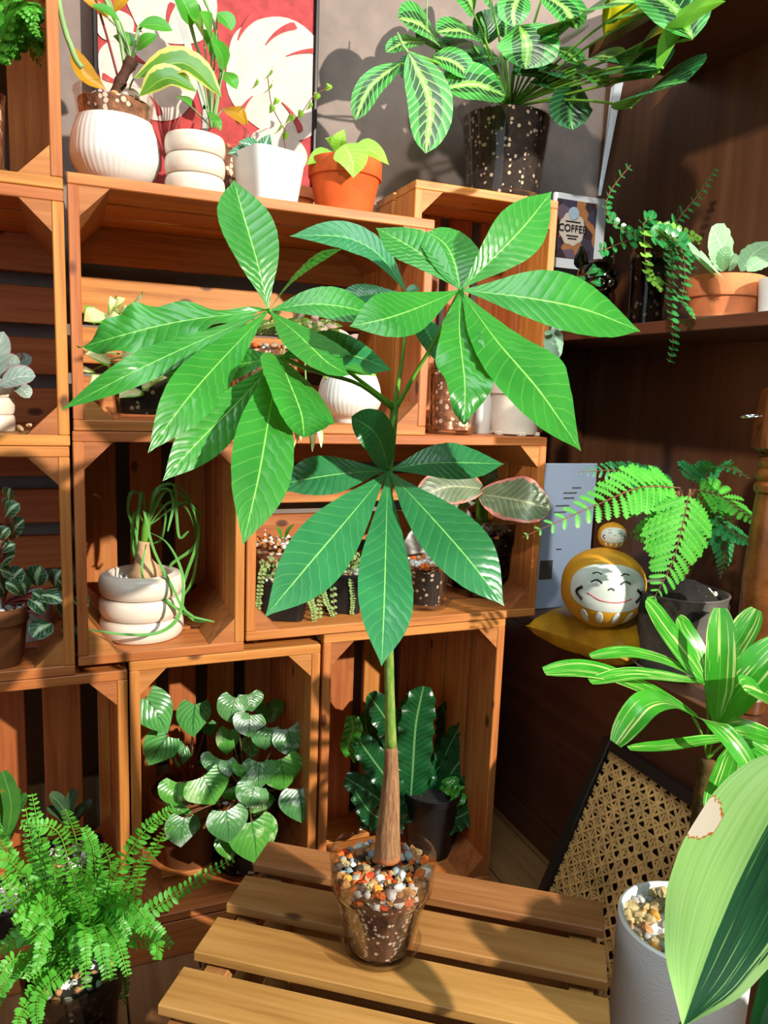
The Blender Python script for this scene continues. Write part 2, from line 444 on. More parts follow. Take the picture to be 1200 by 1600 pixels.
# ------------------------------------------------------------------ crates
TH = .013
def crate(label, x0, x1, z0, z1, y0, depth, sides=3, back='long', nb=4, gaps=None, cb=.034):
    """open-fronted slatted crate: side boards run across the depth, three-cornered posts inside"""
    t = thing('wooden_crate', label, 'crate', ((x0+x1)/2, y0+depth/2, z0), 'wooden crates')
    w, h = x1-x0, z1-z0; cx, cz = (x0+x1)/2, (z0+z1)/2
    gap = .011; sw = (depth-gap*(sides-1))/sides
    for i in range(sides):
        yc = y0+sw/2+i*(sw+gap)
        for zc in (z0+TH/2, z1-TH/2):
            plank('slat', V(cx, yc, zc), V(w, 0, 0), V(0, sw, 0), V(0, 0, TH), M['crate'], t)
        for xc in (x0+TH/2, x1-TH/2):
            plank('side_slat', V(xc, yc, cz), V(0, 0, h-2*TH), V(0, sw, 0), V(TH, 0, 0), M['crate'], t)
    d2 = depth-TH-.002
    for sx, xc in ((1, x0+TH), (-1, x1-TH)):
        for sz, zc in ((1, z0+TH), (-1, z1-TH)):
            tri = [V(xc, 0, zc), V(xc+sx*cb, 0, zc), V(xc, 0, zc+sz*cb)]
            vv = [p+V(0, y0+.0015, 0) for p in tri]+[p+V(0, y0+d2, 0) for p in tri]
            ff = [[0, 1, 2], [3, 5, 4], [0, 3, 4, 1], [1, 4, 5, 2], [2, 5, 3, 0]]
            if sx*sz < 0: pass
            else: ff = [q[::-1] for q in ff]
            obj('corner_block', vv, ff, M['block'], t, smooth=False)
    yb = y0+depth-TH/2
    along_x = (w >= h) if back == 'long' else (back == 'x')
    if gaps:
        xs = [x0+TH]+[v for g_ in gaps for v in (g_-.0125, g_+.0125)]+[x1-TH]
        for a_, b_ in zip(xs[::2], xs[1::2]): plank('back_slat', V((a_+b_)/2, yb, cz), V(0, 0, h-2*TH), V(b_-a_, 0, 0), V(0, TH, 0), M['crate'], t)
        return t
    n = nb; L, W = (w-2*TH, h-2*TH) if along_x else (h-2*TH, w-2*TH)
    g = .02; bw = (W-g*(n-1))/n
    for i in range(n):
        o = -W/2+bw/2+i*(bw+g)
        if along_x: plank('back_slat', V(cx, yb, cz+o), V(L, 0, 0), V(0, 0, bw), V(0, TH, 0), M['crate'], t)
        else: plank('back_slat', V(cx+o, yb, cz), V(0, 0, L), V(bw, 0, 0), V(0, TH, 0), M['crate'], t)
    return t
ZB = 1.0398
crate('tall wooden crate at the top left, holding a feathery moss fern', -.305, -.001, 1.0192, 1.46, 0, .25)
crate('wooden crate on the left edge, holding the silver-leaved plant in a ringed pot', -.475, -.001, .7242, 1.0186, 0, .255)
crate('wooden crate on the left edge, holding the brown clay pot with striped leaves', -.475, -.002, .4335, .7236, 0, .255)
crate('lowest wooden crate on the left edge, behind the bushy bright green fern', -.33, .0605, .0565, .433, 0, .25, gaps=[-.226, -.145, -.064, .0165])
crate('wide wooden crate under the row of pots and the red leaf print', .003, .4732, .743, ZB, 0, .262)
crate('narrow wooden crate holding the ponytail palm in a ringed pot', .0015, .2130, .4442, .7425, 0, .255, nb=3, back='z')
crate('wide wooden crate holding the white shell and clear pots of pebbles', .2155, .682, .4575, .7425, 0, .262)
crate('upright wooden crate holding the two round-leaved peperomias', .063, .3235, .0565, .4435, 0, .25)
crate('tall wooden crate holding the dark wavy-leaved fern', .3277, .6283, .0, .4565, 0, .26)
crate('upright wooden crate under the big clear pot of patterned prayer-plant leaves', .4945, .7525, .743, 1.123, .12, .165, sides=2)
pl = thing('plinth', 'low wooden plinth board under the bottom row of crates', 'plinth', (-.05, .12, 0))
plank('front_board', V(-.06, .009, .0275), V(.765, 0, 0), V(0, 0, .055), V(0, .018, 0), M['crate'], pl)
plank('top_board', V(-.06, .135, .049), V(.765, 0, 0), V(0, .23, 0), V(0, 0, .012), M['crate'], pl)
plank('rear_board', V(-.06, .25, .021), V(.765, 0, 0), V(0, 0, .042), V(0, .015, 0), M['crate'], pl)

bb = plank('baseboard_back', V(-.1, WALL_Y-.005, .072), V(1.0, 0, 0), V(0, 0, .144), V(0, .009, 0), M['white']); bb['kind'] = 'structure'
tag(bb, 'white baseboard glimpsed between the slats of the lowest left crate', 'baseboard')
# bench: one more crate turned over, its slatted bottom on top
BZ = .25
b0, b1, b2 = onZ(420, 1313, BZ), onZ(942, 1408, BZ), onZ(251, 1571, BZ)
bx = b1-b0; by = b2-b0; bl, bw_ = np.linalg.norm(bx), np.linalg.norm(by); ex = nrm(bx); ey = nrm(by-ex*(by @ ex))
bench = thing('slatted_bench', 'low slatted wooden crate bench carrying the tall money tree', 'bench', tuple((b0+bx/2+by/2)*V(1, 1, 0)))
edges = [[max(0.0, float((onZ(x, y, BZ)-b0) @ ey)/bw_) for x, y in pr_] for pr_ in (((420, 1313), (399.5, 1350)), ((387, 1367), (358, 1413)), ((344, 1432), (310, 1488)), ((293, 1510), (251, 1571)))]
for a, b in edges:
    plank('top_slat', b0+bx/2+ey*bw_*(a+b)/2-V(0, 0, .0055), ex*bl, ey*bw_*(b-a), V(0, 0, .011), M['bench'], bench, .0012)
def bpt(a, b, z): return b0+ex*a*bl+ey*b*bw_+V(0, 0, z-BZ)
for zc, hh in ((.205, .052), (.128, .052), (.05, .052)):
    for b in (.022, .978): plank('side_slat', bpt(.5, b, zc), ex*bl*.96, V(0, 0, hh), ey*.011, M['bench'], bench)
    for a in (.03, .97): plank('end_slat', bpt(a, .5, zc), ey*bw_*.90, V(0, 0, hh), ex*.011, M['bench'], bench)
for a in (.06, .94):
    for b in (.07, .93): plank('corner_post', bpt(a, b, .117), V(0, 0, .234), ex*.022, ey*.022, M['bench'], bench)
for a in (.06, .94): plank('top_rail', bpt(a, .5, .227), ey*bw_*.92, ex*.024, V(0, 0, .014), M['bench'], bench)

# ------------------------------------------------------------------ bookcase along the right wall
XF, XB, SH = .757, .953, .914
bc = thing('bookcase', 'dark brown wooden bookcase with open shelves over a closed cabinet', 'bookcase', (.85, -.16, 0))
YE = -.42
plank('back_panel', V(XB+.009, (YE+.29)/2, .76), V(0, 0, 1.52), V(0, .29-YE, 0), V(.018, 0, 0), M['panel'], bc)
plank('side_panel', V((XF+XB)/2, .281, .448), V(0, 0, .896), V(XB-XF, 0, 0), V(0, .018, 0), M['panel'], bc)
plank('side_panel', V((XF+XB)/2, YE+.009, .2), V(0, 0, .4), V(XB-XF, 0, 0), V(0, .018, 0), M['panel'], bc)
for z, th, ye in ((SH, .017, .289), (1.345, .02, .075), (.4125, .02, .271)):
    plank('shelf', V((XF+XB)/2-.001, (YE+ye)/2, z-th/2), V(0, ye-YE, 0), V(XB-XF-.002, 0, 0), V(0, 0, th), M['panel'], bc)
plank('cabinet_front', V(XF+.009, (YE+.271)/2, .226), V(0, .271-YE, 0), V(0, 0, .33), V(.016, 0, 0), M['panel'], bc)
plank('kick_board', V(XF+.009, (YE+.271)/2, .03), V(0, .271-YE, 0), V(0, 0, .06), V(.014, 0, 0), M['panel'], bc)

# ------------------------------------------------------------------ red leaf print on the wall
def blob(c, rx, rz, ang, pinch=.12, n=48):
    """flat outline of a broad pale leaf as (x, z) points"""
    out = []
    for i in range(n):
        a = 2*pi*i/n; r = 1+pinch*cos(a)-.06*cos(2*a)+.025*sin(5*a)
        x, z = rx*r*cos(a), rz*r*sin(a)
        out.append((c[0]+x*cos(ang)-z*sin(ang), c[1]+x*sin(ang)+z*cos(ang)))
    return out
def slit(p, q, w, bend=.25, n=12):
    """tapered curved cut between two leaf lobes"""
    p, q = V(*p), V(*q); d = q-p; nn = V(-d[1], d[0])
    A, B = [], []
    for i in range(n+1):
        s = i/n; m = p+d*s+nn*bend*s*(1-s); h = nrm(nn)*w*.5*(s*.9+.1)*(1 if s < .999 else .7)
        A.append(tuple(m+h)); B.append(tuple(m-h))
    return A+B[::-1]
PY = .27
tr, lf = onY(495, 20, PY), onY(150, 140, PY)
px0, px1, pz0, pz1 = lf[0], tr[0], ZB, ZB+.50
art = thing('leaf_print', 'red print of pale split leaves in a thin black frame', 'picture', ((px0+px1)/2, PY, pz0))
M['artred'] = plain('print_red', (168, 66, 66), .8, .2, .1, .3, 90, vscale=60)
M['artpale'] = plain('print_pale', (206, 186, 176), .8, .2, .05, .3, 90, vscale=60)
M['artstem'] = plain('print_stem', (170, 172, 168), .8, .2, .05)
plank('canvas', V((px0+px1)/2, PY+.006, (pz0+pz1)/2), V(px1-px0-.006, 0, 0), V(0, 0, pz1-pz0-.006), V(0, .008, 0), M['artred'], art)
for xx in (px0, px1): plank('frame_rail', V(xx, PY+.004, (pz0+pz1)/2), V(0, 0, pz1-pz0+.006), V(.006, 0, 0), V(0, .018, 0), M['black'], art)
for zz in (pz0+.003, pz1): plank('frame_rail', V((px0+px1)/2, PY+.004, zz), V(px1-px0-.006, 0, 0), V(0, 0, .006), V(0, .018, 0), M['black'], art)
def clip_poly(pts, x0, x1, z0, z1):
    def cl(P, ins, inter):
        out = []
        for i in range(len(P)):
            a, b = P[i-1], P[i]
            if ins(b):
                if not ins(a): out.append(inter(a, b))
                out.append(b)
            elif ins(a): out.append(inter(a, b))
        return out
    def ix(x): return lambda a, b: (x, a[1]+(b[1]-a[1])*(x-a[0])/(b[0]-a[0]))
    def iz(z): return lambda a, b: (a[0]+(b[0]-a[0])*(z-a[1])/(b[1]-a[1]), z)
    for ins, it in ((lambda p: p[0] >= x0, ix(x0)), (lambda p: p[0] <= x1, ix(x1)), (lambda p: p[1] >= z0, iz(z0)), (lambda p: p[1] <= z1, iz(z1))):
        pts = cl(pts, ins, it)
        if not pts: return []
    return pts
def flat(name, pts, y, mat, parent, d=.0012):
    pts = clip_poly(pts, px0+.004, px1-.004, pz0+.007, pz1-.006)
    if len(pts) < 3: return
    n = len(pts); v = [V(p[0], y, p[1]) for p in pts]+[V(p[0], y+d, p[1]) for p in pts]
    f = [list(range(n)), list(range(2*n-1, n-1, -1))]+[[i, n+i, n+(i+1) % n, (i+1) % n] for i in range(n)]
    return obj(name, v, f, mat, parent, smooth=False)
def apx(x, y): p = onY(x, y, PY); return p[0], p[2]
pk = 0
for c, rx, rz, an in ((apx(432, 118), .096, .083, -.35), (apx(262, 8), .07, .05, .2), (apx(222, 118), .075, .055, -.1), (apx(430, 236), .05, .035, -.2), (apx(175, 40), .03, .02, .3)):
    flat('printed_leaf', blob(c, rx, rz, an), PY+.0006-.0002*pk, M['artpale'], art); pk += 1
for p, q, wd, bd in (((372, 62), (402, 22), .014, .3), ((415, 70), (462, 40), .012, .35), ((447, 88), (500, 80), .009, .2), ((395, 150), (372, 190), .01, -.3), ((440, 160), (470, 205), .012, .3),
                     ((262, 48), (270, 5), .01, .3), ((230, 100), (205, 85), .01, .2), ((195, 130), (160, 118), .01, .3), ((235, 150), (250, 180), .01, .3), ((330, 118), (352, 95), .012, .3)):
    flat('printed_slit', slit(apx(*p), apx(*q), wd, bd), PY-.0010, M['artred'], art)
def stripe(p, q, w):
    p, q = V(*p), V(*q); d = nrm(q-p); n = V(-d[1], d[0])*w/2
    return [tuple(p-n), tuple(q-n), tuple(q+n), tuple(p+n)]
flat('printed_stem', stripe(apx(275, 5), apx(322, 170), .010), PY+.0001, M['artstem'], art)
flat('printed_stem', stripe(apx(322, 165), apx(318, 260), .009), PY+.0001, M['artstem'], art)
# ------------------------------------------------------------------ pots
def ring_prof(R, h, n, foot=.75, top=.78, bul=.07):
    """stacked rings"""
    P = [(R*foot*.6, 0), (R*foot, 0)]; s = h/n
    for k in range(n):
        for i in range(9):
            a = pi*i/8; P.append((R*(1-bul-.10)+R*(bul+.10)*sin(a)**.6, k*s+s*(1-cos(a))/2))
    return P
def inner(P, wall, z_in, zt=None):
    """adds an inner wall so that the vessel is hollow"""
    r, z = P[-1]; Q = [(max(.001, r-wall), z)]
    return P+[(r-wall*.5, z+wall*.25)]+Q+[(max(.001, r-wall*1.3), z_in), (.001, z_in)]
def vessel(name, c, P, mat, parent=None, wall=.004, depth=.02, seg=44, mod=None):
    P = inner(P, wall, P[-1][1]-depth)
    return obj(name, *lathe(c, P, seg, mod)[:2], mat, parent)
def clear_pot(parent, c, rt, rb, h, soil_mat, fill=.86, collar=.28, mat=None, name='clear_pot', ribs=0, mound=.0):
    mat = mat or M['clear']; w = .0016; hc = h*(1-collar)
    o = [(rb*.9, 0), (rb, .001), (rb+(rt*.90-rb)*.97, hc*.985), (rt*.945, hc), (rt*.955, hc+.002), (rt*.985, h-.004), (rt, h-.003), (rt, h)] if collar else [(rb*.9, 0), (rb, .001), (rt*.975, h-.004), (rt, h-.003), (rt, h)]
    i = [(max(.002, r-w), z) for r, z in o[::-1]]; i[-1] = (rb*.88, .002); i[-2] = (rb-w, .0025)
    mod = (lambda a, r, z: r*(1+.012*cos(ribs*a)*(1 if z < hc*.55 else .15))) if ribs else None
    p = obj(name, *lathe(c, o+i, 48, mod)[:2], mat, parent)
    def rad(z):
        if collar and z > hc: return rt*(.95+.03*(z-hc)/(h-hc))-.0025
        top = rt*.90 if collar else rt*.97; zz = z/(hc if collar else h)
        return rb+(top-rb)*zz-.0025
    zs = fill*h; S = [(rb*.86, .003)]+[(rad(z), z) for z in np.linspace(.004, zs, 7)]+[(rad(zs)*.6, zs+mound*.7), (.004, zs+mound)]
    rr = random.Random(int(abs(c[0]*9999))); 
    so = obj('soil', *lathe(c, S, 40, lambda a, r, z: r*(1-.02*rr.random()))[:2], soil_mat, parent)
    return p, so, zs, rad
def saucer(label, c, r, h=.014, mat=None, group=None):
    P = [(r*.8, 0), (r*.84, .001), (r*.97, h), (r, h), (r*.95, h-.0008), (r*.82, .003), (.001, .003)]
    o = obj('saucer', *lathe(c, P, 48)[:2], mat or M['clear'])
    return tag(o, label, 'saucer', group)
STONES = ['pw', 'pg', 'po', 'pt', 'pr', 'pd', 'py', 'pc', 'pb']
_pm = {}
def pebble_mesh(k, r, mname):
    key = (k, round(r, 4), mname)
    if key not in _pm:
        v, f = pebble_geo(r, random.Random(k*13+5)); me = bpy.data.meshes.new('pebble_mesh'); me.from_pydata(v.tolist(), [], f); me.materials.append(M[mname])
        me.polygons.foreach_set('use_smooth', [mname in ('pw', 'pb', 'pg')]*len(me.polygons)); me.update(); _pm[key] = me
    return _pm[key]
def gravel(parent, c, R, z, n, r, mats, rnd, pieces=True, thick=.004, hole=0.0, wall=None, name='gravel'):
    """a bed of loose stones: single stones as sub-parts, or one 'stuff' part where they are too small to pick apart"""
    bed = MB().add(lathe(V(c[0], c[1], c[2]+z-thick-.002), [(R*.9, 0), (R*.97, .001), (R*.95, thick*.6), (.003, thick*.6)], 24))
    spots = []; tries = 0
    while len(spots) < n and tries < n*40:
        tries += 1; a = rnd.uniform(0, 2*pi); q = R*.95*sqrt(rnd.random())
        if q < hole: continue
        p = (q*cos(a), q*sin(a))
        if all((p[0]-s[0])**2+(p[1]-s[1])**2 > (r*(1.25 if tries < n*20 else .9))**2 for s in spots): spots.append(p)
    if pieces:
        b = bed.build(name, M[mats[0]] if False else M['soil'], parent)
        org = np.array(root_of(parent).location)
        pts = [(p[0], p[1], z+rnd.uniform(-.0015, .002)) for p in spots]
        if wall:
            for k in range(wall[0]):
                a = rnd.uniform(0, 2*pi); zz = z-rnd.uniform(.004, wall[1]); pts.append(((R-r*.9)*cos(a), (R-r*.9)*sin(a), zz))
        for p in pts:
            m = rnd.choice(mats); o = bpy.data.objects.new('pebble', pebble_mesh(rnd.randrange(6), r*rnd.choice((.62, .8, 1.0)), m)); COL.objects.link(o)
            o.parent = b; o.location = tuple(V(c[0]+p[0], c[1]+p[1], c[2]+p[2])-org); o.rotation_euler = (rnd.uniform(-.5, .5), rnd.uniform(-.5, .5), rnd.uniform(0, 6.28))
        return b
    mb = MB()
    for p in spots:
        v, f = pebble_geo(r*rnd.uniform(.6, 1.05), rnd); mb.add((rot_rand(v, rnd)+V(c[0]+p[0], c[1]+p[1], c[2]+z+rnd.uniform(-.0015, .0015)), f), rnd.randrange(len(mats)))
    if wall:
        for k in range(wall[0]):
            a = rnd.uniform(0, 2*pi); v, f = pebble_geo(r*rnd.uniform(.6, 1.0), rnd)
            mb.add((rot_rand(v, rnd)+V(c[0]+(R-r*.9)*cos(a), c[1]+(R-r*.9)*sin(a), c[2]+z-rnd.uniform(.002, wall[1])), f), rnd.randrange(len(mats)))
    o = mb.build(name, None, parent, mats=[M[m] for m in mats]); o['kind'] = 'stuff'; return o

# ------------------------------------------------------------------ money tree on the bench
def proj_factor(P, T, S):
    d = nrm(P-CAM); t = T-d*(T @ d); s = S-d*(S @ d); t = nrm(t); s = s-t*(s @ t)
    return np.linalg.norm(s)
XMAX = [9.0]
def onYX(x, y, Y):
    """picture point in the plane Y, kept clear of the bookcase front"""
    p = onY(x, y, Y)
    return p if p[0] <= XMAX[0] else onX(x, y, XMAX[0])
def px_leaf(parent, pts, wpx, Ys, mat, N=None, roll=0.0, shape='obovate', name='leaf', nv=26, nu=10, minf=.3, **kw):
    """leaf through picture points, each lying in its own vertical plane Y"""
    P = [onYX(p[0], p[1], y) for p, y in zip(pts, Ys)]
    M_ = spline(P, 9); mid = M_[5]; T = nrm(M_[6]-M_[4])
    if N is None: N = nrm(.62*nrm(CAM-mid)+.62*V(0, 0, 1)+.12*V(.6, -.3, 0))
    N = nrm(N-T*(N @ T)); S = np.cross(T, N)
    if roll: N = cos(roll)*N+sin(roll)*S; S = np.cross(T, N)
    fct = max(minf, proj_factor(mid, T, S))
    W = met(wpx, mid)/fct
    Q = list(spline(P, 7))
    return _mk(name, leaf(Q, W, N, shape, nv, nu, **kw), mat, parent)
def _mk(name, g, mat, parent): return obj(name, g[0], g[1], mat, parent, g[2])

M['pachira'] = leafmat('money_tree_leaf', (38, 120, 40), (54, 142, 48), (140, 206, 96), veins=15, vstr=.16, slant=.45, trans=.22, rough=.32, ribw=.024, vw=.10, noise_scale=22)
M['pachira_shade'] = leafmat('money_tree_shaded_leaf', (34, 110, 64), (46, 128, 74), (130, 196, 104), veins=16, vstr=.16, slant=.45, trans=.15, rough=.30, ribw=.024, vw=.10, noise_scale=22)  # bluer, darker copy of the leaf, shade of the lower whorls put into its colour
M['greenstem'] = plain('green_stem', (96, 150, 44), .45, .4, .15)
t = NT('grey_brown_bark'); uvn = t.n('UVMap'); sp = t.n('SeparateXYZ'); t.l(uvn.outputs[0], sp.inputs[0]); ov = t.obj_vec((1, 1, .12)); nz = t.noise(ov, 420, 5, .7)
col = t.ramp(nz, [(.3, lin((104, 70, 44))), (.55, lin((158, 114, 76))), (.75, lin((190, 152, 108)))])
t.l(t.mix(t.ramp(sp.outputs[1], [(.0, lin((255, 255, 255))), (.1, lin((0, 0, 0)))]), col, lin((190, 116, 62))), t.b.inputs['Base Color']); t.set(Roughness=.85); t.bump(nz, .9, .002); M['bark_trunk'] = t.m
t = NT('green_corky_stem'); ov = t.obj_vec((1, 1, .3)); nz = t.noise(ov, 220, 4, .6)
t.l(t.ramp(nz, [(.45, lin((96, 138, 48))), (.62, lin((142, 156, 72))), (.72, lin((150, 120, 76)))]), t.b.inputs['Base Color']); t.set(Roughness=.6); t.bump(nz, .4, .001); M['green_trunk'] = t.m

pb = onZ(593, 1474, BZ+.0045); PYP = pb[1]
mt = thing('money_tree', 'tall money tree with palm-shaped leaf whorls in a clear pot on the bench', 'plant', pb)
rimc = onY(598, 1334, PYP); rt = met(83.5, rimc); ph = rimc[2]-pb[2]
saucer('clear plastic saucer under the money tree pot on the bench', pb-V(0, 0, .0035), met(67, pb), .012)
_, _, zs, rad = clear_pot(mt, pb, rt, rt*.60, ph, M['soil'], fill=.72, collar=.34, ribs=24)
rg = random.Random(3)
gravel(mt, pb, rt*.92, ph-.016, 150, .0064, ['pw', 'pw', 'po', 'pt', 'pt', 'pr', 'po', 'pd', 'pg', 'py', 'pc', 'pb'], rg, True, hole=.011, wall=(80, .012))
def stem_pts(L, n=16): return spline([onY(x, y, PYP+d) for x, y, d in L], n)
def pr_px(p): return met(1, p)
k = met(1, onY(605, 1100, PYP))
g = tube(stem_pts([(606, 1340, 0), (606, 1310, 0), (609, 1255, 0), (611, 1210, 0), (611, 1166, 0)], 22), [22*k, 20*k, 16*k, 12.5*k, 10*k], 16)
_mk('trunk', g, M['bark_trunk'], mt)
_mk('stem', tube(stem_pts([(611, 1168, 0), (609, 1090, 0), (607, 980, 0), (606, 850, 0), (607, 740, 0), (612, 690, 0), (616, 640, 0), (617, 628, 0)], 40), [9.6*k, 8*k, 7.4*k, 7*k, 7*k, 6.2*k, 6*k, 5*k], 12), M['green_trunk'], mt)
for L in ([(616, 640, 0), (560, 600, -.02), (488, 579, -.06), (437, 557, -.10)], [(616, 636, 0), (549, 584, -.005), (470, 525, -.03), (420, 485, -.05)],
          [(617, 640, 0), (650, 582, -.01), (684, 525, -.03), (719, 453, -.06)], [(617, 632, 0), (626, 575, .02), (632, 531, .03), (638, 462, .045)],
          [(618, 645, 0), (610, 685, -.012), (606, 733, -.025)]):
    _mk('petiole', tube(stem_pts(L, 14), [4.0*k, 2.8*k, 2.6*k, 3.2*k], 8), M['greenstem'], mt)
Q = (15, .0042)
def hl(pts, w, dys, mat='pachira', **kw):
    kw.setdefault('quilt', Q); kw.setdefault('shape', 'pachira'); kw.setdefault('fold', .10)
    return px_leaf(mt, pts, w, [PYP+d for d in dys], M[mat], **kw)
# whorl on the left
h1 = (420, 485)
hl([h1, (402, 410), (380, 335), (365, 281)], 84, (-.05, -.045, -.03, -.02), N=V(.25, -1, .25))
hl([h1, (295, 500), (205, 520), (122, 544)], 72, (-.05, -.07, -.08, -.07), N=V(.0, -.8, .8), ripple=(4, .003))
hl([h1, (296, 540), (205, 583), (94, 641)], 50, (-.05, -.09, -.12, -.12), N=V(.2, -.8, .5))
hl([h1, (352, 556), (292, 624), (231, 708)], 82, (-.05, -.10, -.15, -.17), N=V(.4, -1, .5))
hl([h1, (456, 435), (492, 405), (537, 388)], 15, (-.05, -.03, -.01, .0), N=V(.6, -.3, -.6), minf=.25)
hl([h1, (485, 475), (545, 481), (598, 497)], 50, (-.05, -.055, -.055, -.05), N=V(.0, -.8, .7))
hl([h1, (466, 523), (510, 565), (546, 586)], 60, (-.05, -.085, -.115, -.12), N=V(.5, -1, .3))
# whorl below it
h2 = (437, 558)
hl([h2, (380, 568), (315, 577), (250, 585)], 62, (-.10, -.085, -.07, -.05), N=V(-.2, -.8, .7))
hl([h2, (372, 628), (310, 690), (254, 752)], 74, (-.10, -.13, -.155, -.17), N=V(.3, -1, .4))
hl([h2, (422, 640), (404, 745), (379, 852)], 100, (-.10, -.15, -.19, -.215), N=V(.25, -1, .35))
hl([h2, (452, 598), (470, 645), (475, 684)], 84, (-.10, -.125, -.15, -.155), N=V(.6, -1, .3), shape='oval', cup=.10, fold=.3)
hl([h2, (500, 550), (560, 558), (613, 579)], 56, (-.10, -.07, -.045, -.04), N=V(.1, -.8, .7), mat='pachira_shade')
hl([(505, 574), (535, 572), (560, 578), (582, 586)], 20, (-.075, -.07, -.07, -.07), N=V(.1, -.3, .9), quilt=(0, 0))
# whorl on the right
h3 = (719, 453)
hl([h3, (672, 408), (632, 380), (587, 356)], 58, (-.06, -.04, -.02, .0), N=V(-.1, -.9, .6))
hl([h3, (710, 410), (694, 380), (668, 363)], 66, (-.06, -.04, -.02, -.01), N=V(.0, -.9, .6), shape='oval')
hl([h3, (776, 398), (822, 350), (862, 299)], 82, (-.06, -.06, -.05, -.03), N=V(.1, -1, .45))
hl([h3, (815, 464), (915, 484), (1001, 518)], 84, (-.06, -.08, -.09, -.09), N=V(.2, -.9, .7))
hl([h3, (778, 535), (842, 610), (908, 705)], 102, (-.06, -.11, -.14, -.15), N=V(.3, -.9, .55))
hl([h3, (718, 520), (726, 595), (725, 664)], 82, (-.06, -.11, -.15, -.165), N=V(.0, -.95, .5), ripple=(3, .004))
hl([h3, (655, 480), (602, 498), (546, 510)], 76, (-.06, -.10, -.125, -.13), N=V(.05, -.9, .6))
# whorl behind
h5 = (638, 460)
hl([h5, (592, 398), (535, 370), (452, 369)], 44, (.045, .06, .07, .06), N=V(-.25, -.8, .6), mat='pachira_shade')
hl([h5, (590, 459), (560, 463), (520, 472)], 34, (.045, .05, .05, .045), N=V(-.1, -.7, .8), mat='pachira_shade')
hl([h5, (660, 505), (676, 535), (690, 572)], 42, (.045, .03, .02, .015), N=V(.4, -.9, .4), mat='pachira_shade')
hl([h5, (640, 455), (648, 450), (656, 452)], 12, (.045, .045, .045, .045), mat='pachira_shade', quilt=(0, 0))
# lowest whorl
h4 = (606, 735)
hl([h4, (598, 700), (582, 672), (549, 651)], 62, (-.025, -.035, -.05, -.05), N=V(-.2, -1, .4), mat='pachira_shade', shape='oval', quilt=(10, .0015))
hl([h4, (665, 724), (725, 723), (788, 725)], 58, (-.025, -.04, -.05, -.05), N=V(.0, -.7, .8), mat='pachira_shade')
hl([h4, (545, 739), (488, 747), (422, 760)], 64, (-.025, -.03, -.035, -.03), N=V(.0, -.75, .7), mat='pachira_shade')
hl([h4, (548, 805), (480, 885), (414, 964)], 100, (-.025, -.09, -.14, -.17), N=V(.3, -1, .5), mat='pachira_shade')
hl([h4, (603, 845), (600, 950), (596, 1041)], 90, (-.025, -.10, -.16, -.19), N=V(.0, -1, .45), mat='pachira_shade')
hl([h4, (665, 798), (732, 874), (788, 947)], 94, (-.025, -.08, -.12, -.14), N=V(.1, -1, .5), mat='pachira_shade')
# ------------------------------------------------------------------ leaf kinds
LM = M
LM['hoya'] = leafmat('yellow_edged_leaf', (72, 128, 40), (96, 148, 48), (150, 180, 80), edge=(196, 190, 92), edge_w=.28, trans=.25, rough=.3)
LM['golden'] = leafmat('golden_leaf', (176, 126, 22), (200, 150, 36), (214, 176, 80), trans=.3, rough=.35)
LM['grass'] = leafmat('plain_green_leaf', (62, 150, 44), (84, 172, 54), (128, 198, 84), trans=.3, rough=.35)
LM['deep'] = leafmat('deep_green_leaf', (24, 92, 40), (36, 112, 48), (90, 160, 84), trans=.15, rough=.3)
LM['silvervein'] = leafmat('silver_veined_leaf', (30, 104, 60), (44, 124, 70), (190, 220, 200), veins=7, vstr=.8, slant=1.0, trans=.15, rough=.35, ribw=.12)
LM['coleus'] = leafmat('lime_green_leaf', (120, 190, 44), (150, 208, 60), (196, 228, 120), veins=9, vstr=.4, slant=.8, trans=.35, rough=.45)
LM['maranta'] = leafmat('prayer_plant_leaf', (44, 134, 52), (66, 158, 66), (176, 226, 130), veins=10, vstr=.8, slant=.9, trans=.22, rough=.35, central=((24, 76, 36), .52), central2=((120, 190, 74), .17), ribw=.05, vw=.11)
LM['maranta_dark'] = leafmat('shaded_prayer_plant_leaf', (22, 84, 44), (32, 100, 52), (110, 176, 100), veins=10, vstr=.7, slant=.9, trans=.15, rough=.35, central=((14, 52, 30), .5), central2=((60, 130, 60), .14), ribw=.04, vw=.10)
LM['marantatip'] = leafmat('rolled_new_leaf', (110, 190, 60), (130, 206, 76), (180, 226, 120), trans=.3, rough=.35)
LM['varieg'] = leafmat('cream_variegated_leaf', (226, 226, 150), (238, 238, 190), (220, 226, 150), edge=(120, 180, 60), edge_w=.22, trans=.3, rough=.35, noise_scale=60)
LM['tricolor'] = leafmat('pink_variegated_leaf', (88, 128, 50), (120, 150, 66), (200, 200, 150), patch=((232, 206, 190), 60), patch_thr=.52, trans=.25, rough=.35)
LM['pinkish'] = leafmat('pink_young_leaf', (230, 176, 170), (240, 206, 196), (240, 220, 210), trans=.3, rough=.4)
LM['trail'] = leafmat('small_round_leaf', (30, 110, 56), (48, 134, 66), (110, 180, 110), trans=.15, rough=.25)
LM['traillight'] = leafmat('young_round_leaf', (110, 176, 60), (136, 196, 76), (170, 210, 120), trans=.25, rough=.3)
LM['fuzzy'] = leafmat('pale_fuzzy_leaf', (128, 176, 128), (150, 194, 146), (190, 216, 180), veins=9, vstr=.3, trans=.2, rough=.7)
LM['eucal'] = leafmat('grey_green_leaf', (120, 158, 130), (140, 176, 148), (160, 190, 166), trans=.2, rough=.6)
M['vinestem'] = plain('grey_green_vine', (128, 164, 104), .5, .3, .1)
M['redstem'] = plain('red_stem', (120, 44, 40), .4, .4, .1)
M['darkstem'] = plain('dark_brown_stem', (70, 46, 34), .8, .2, .25, .6, 300)
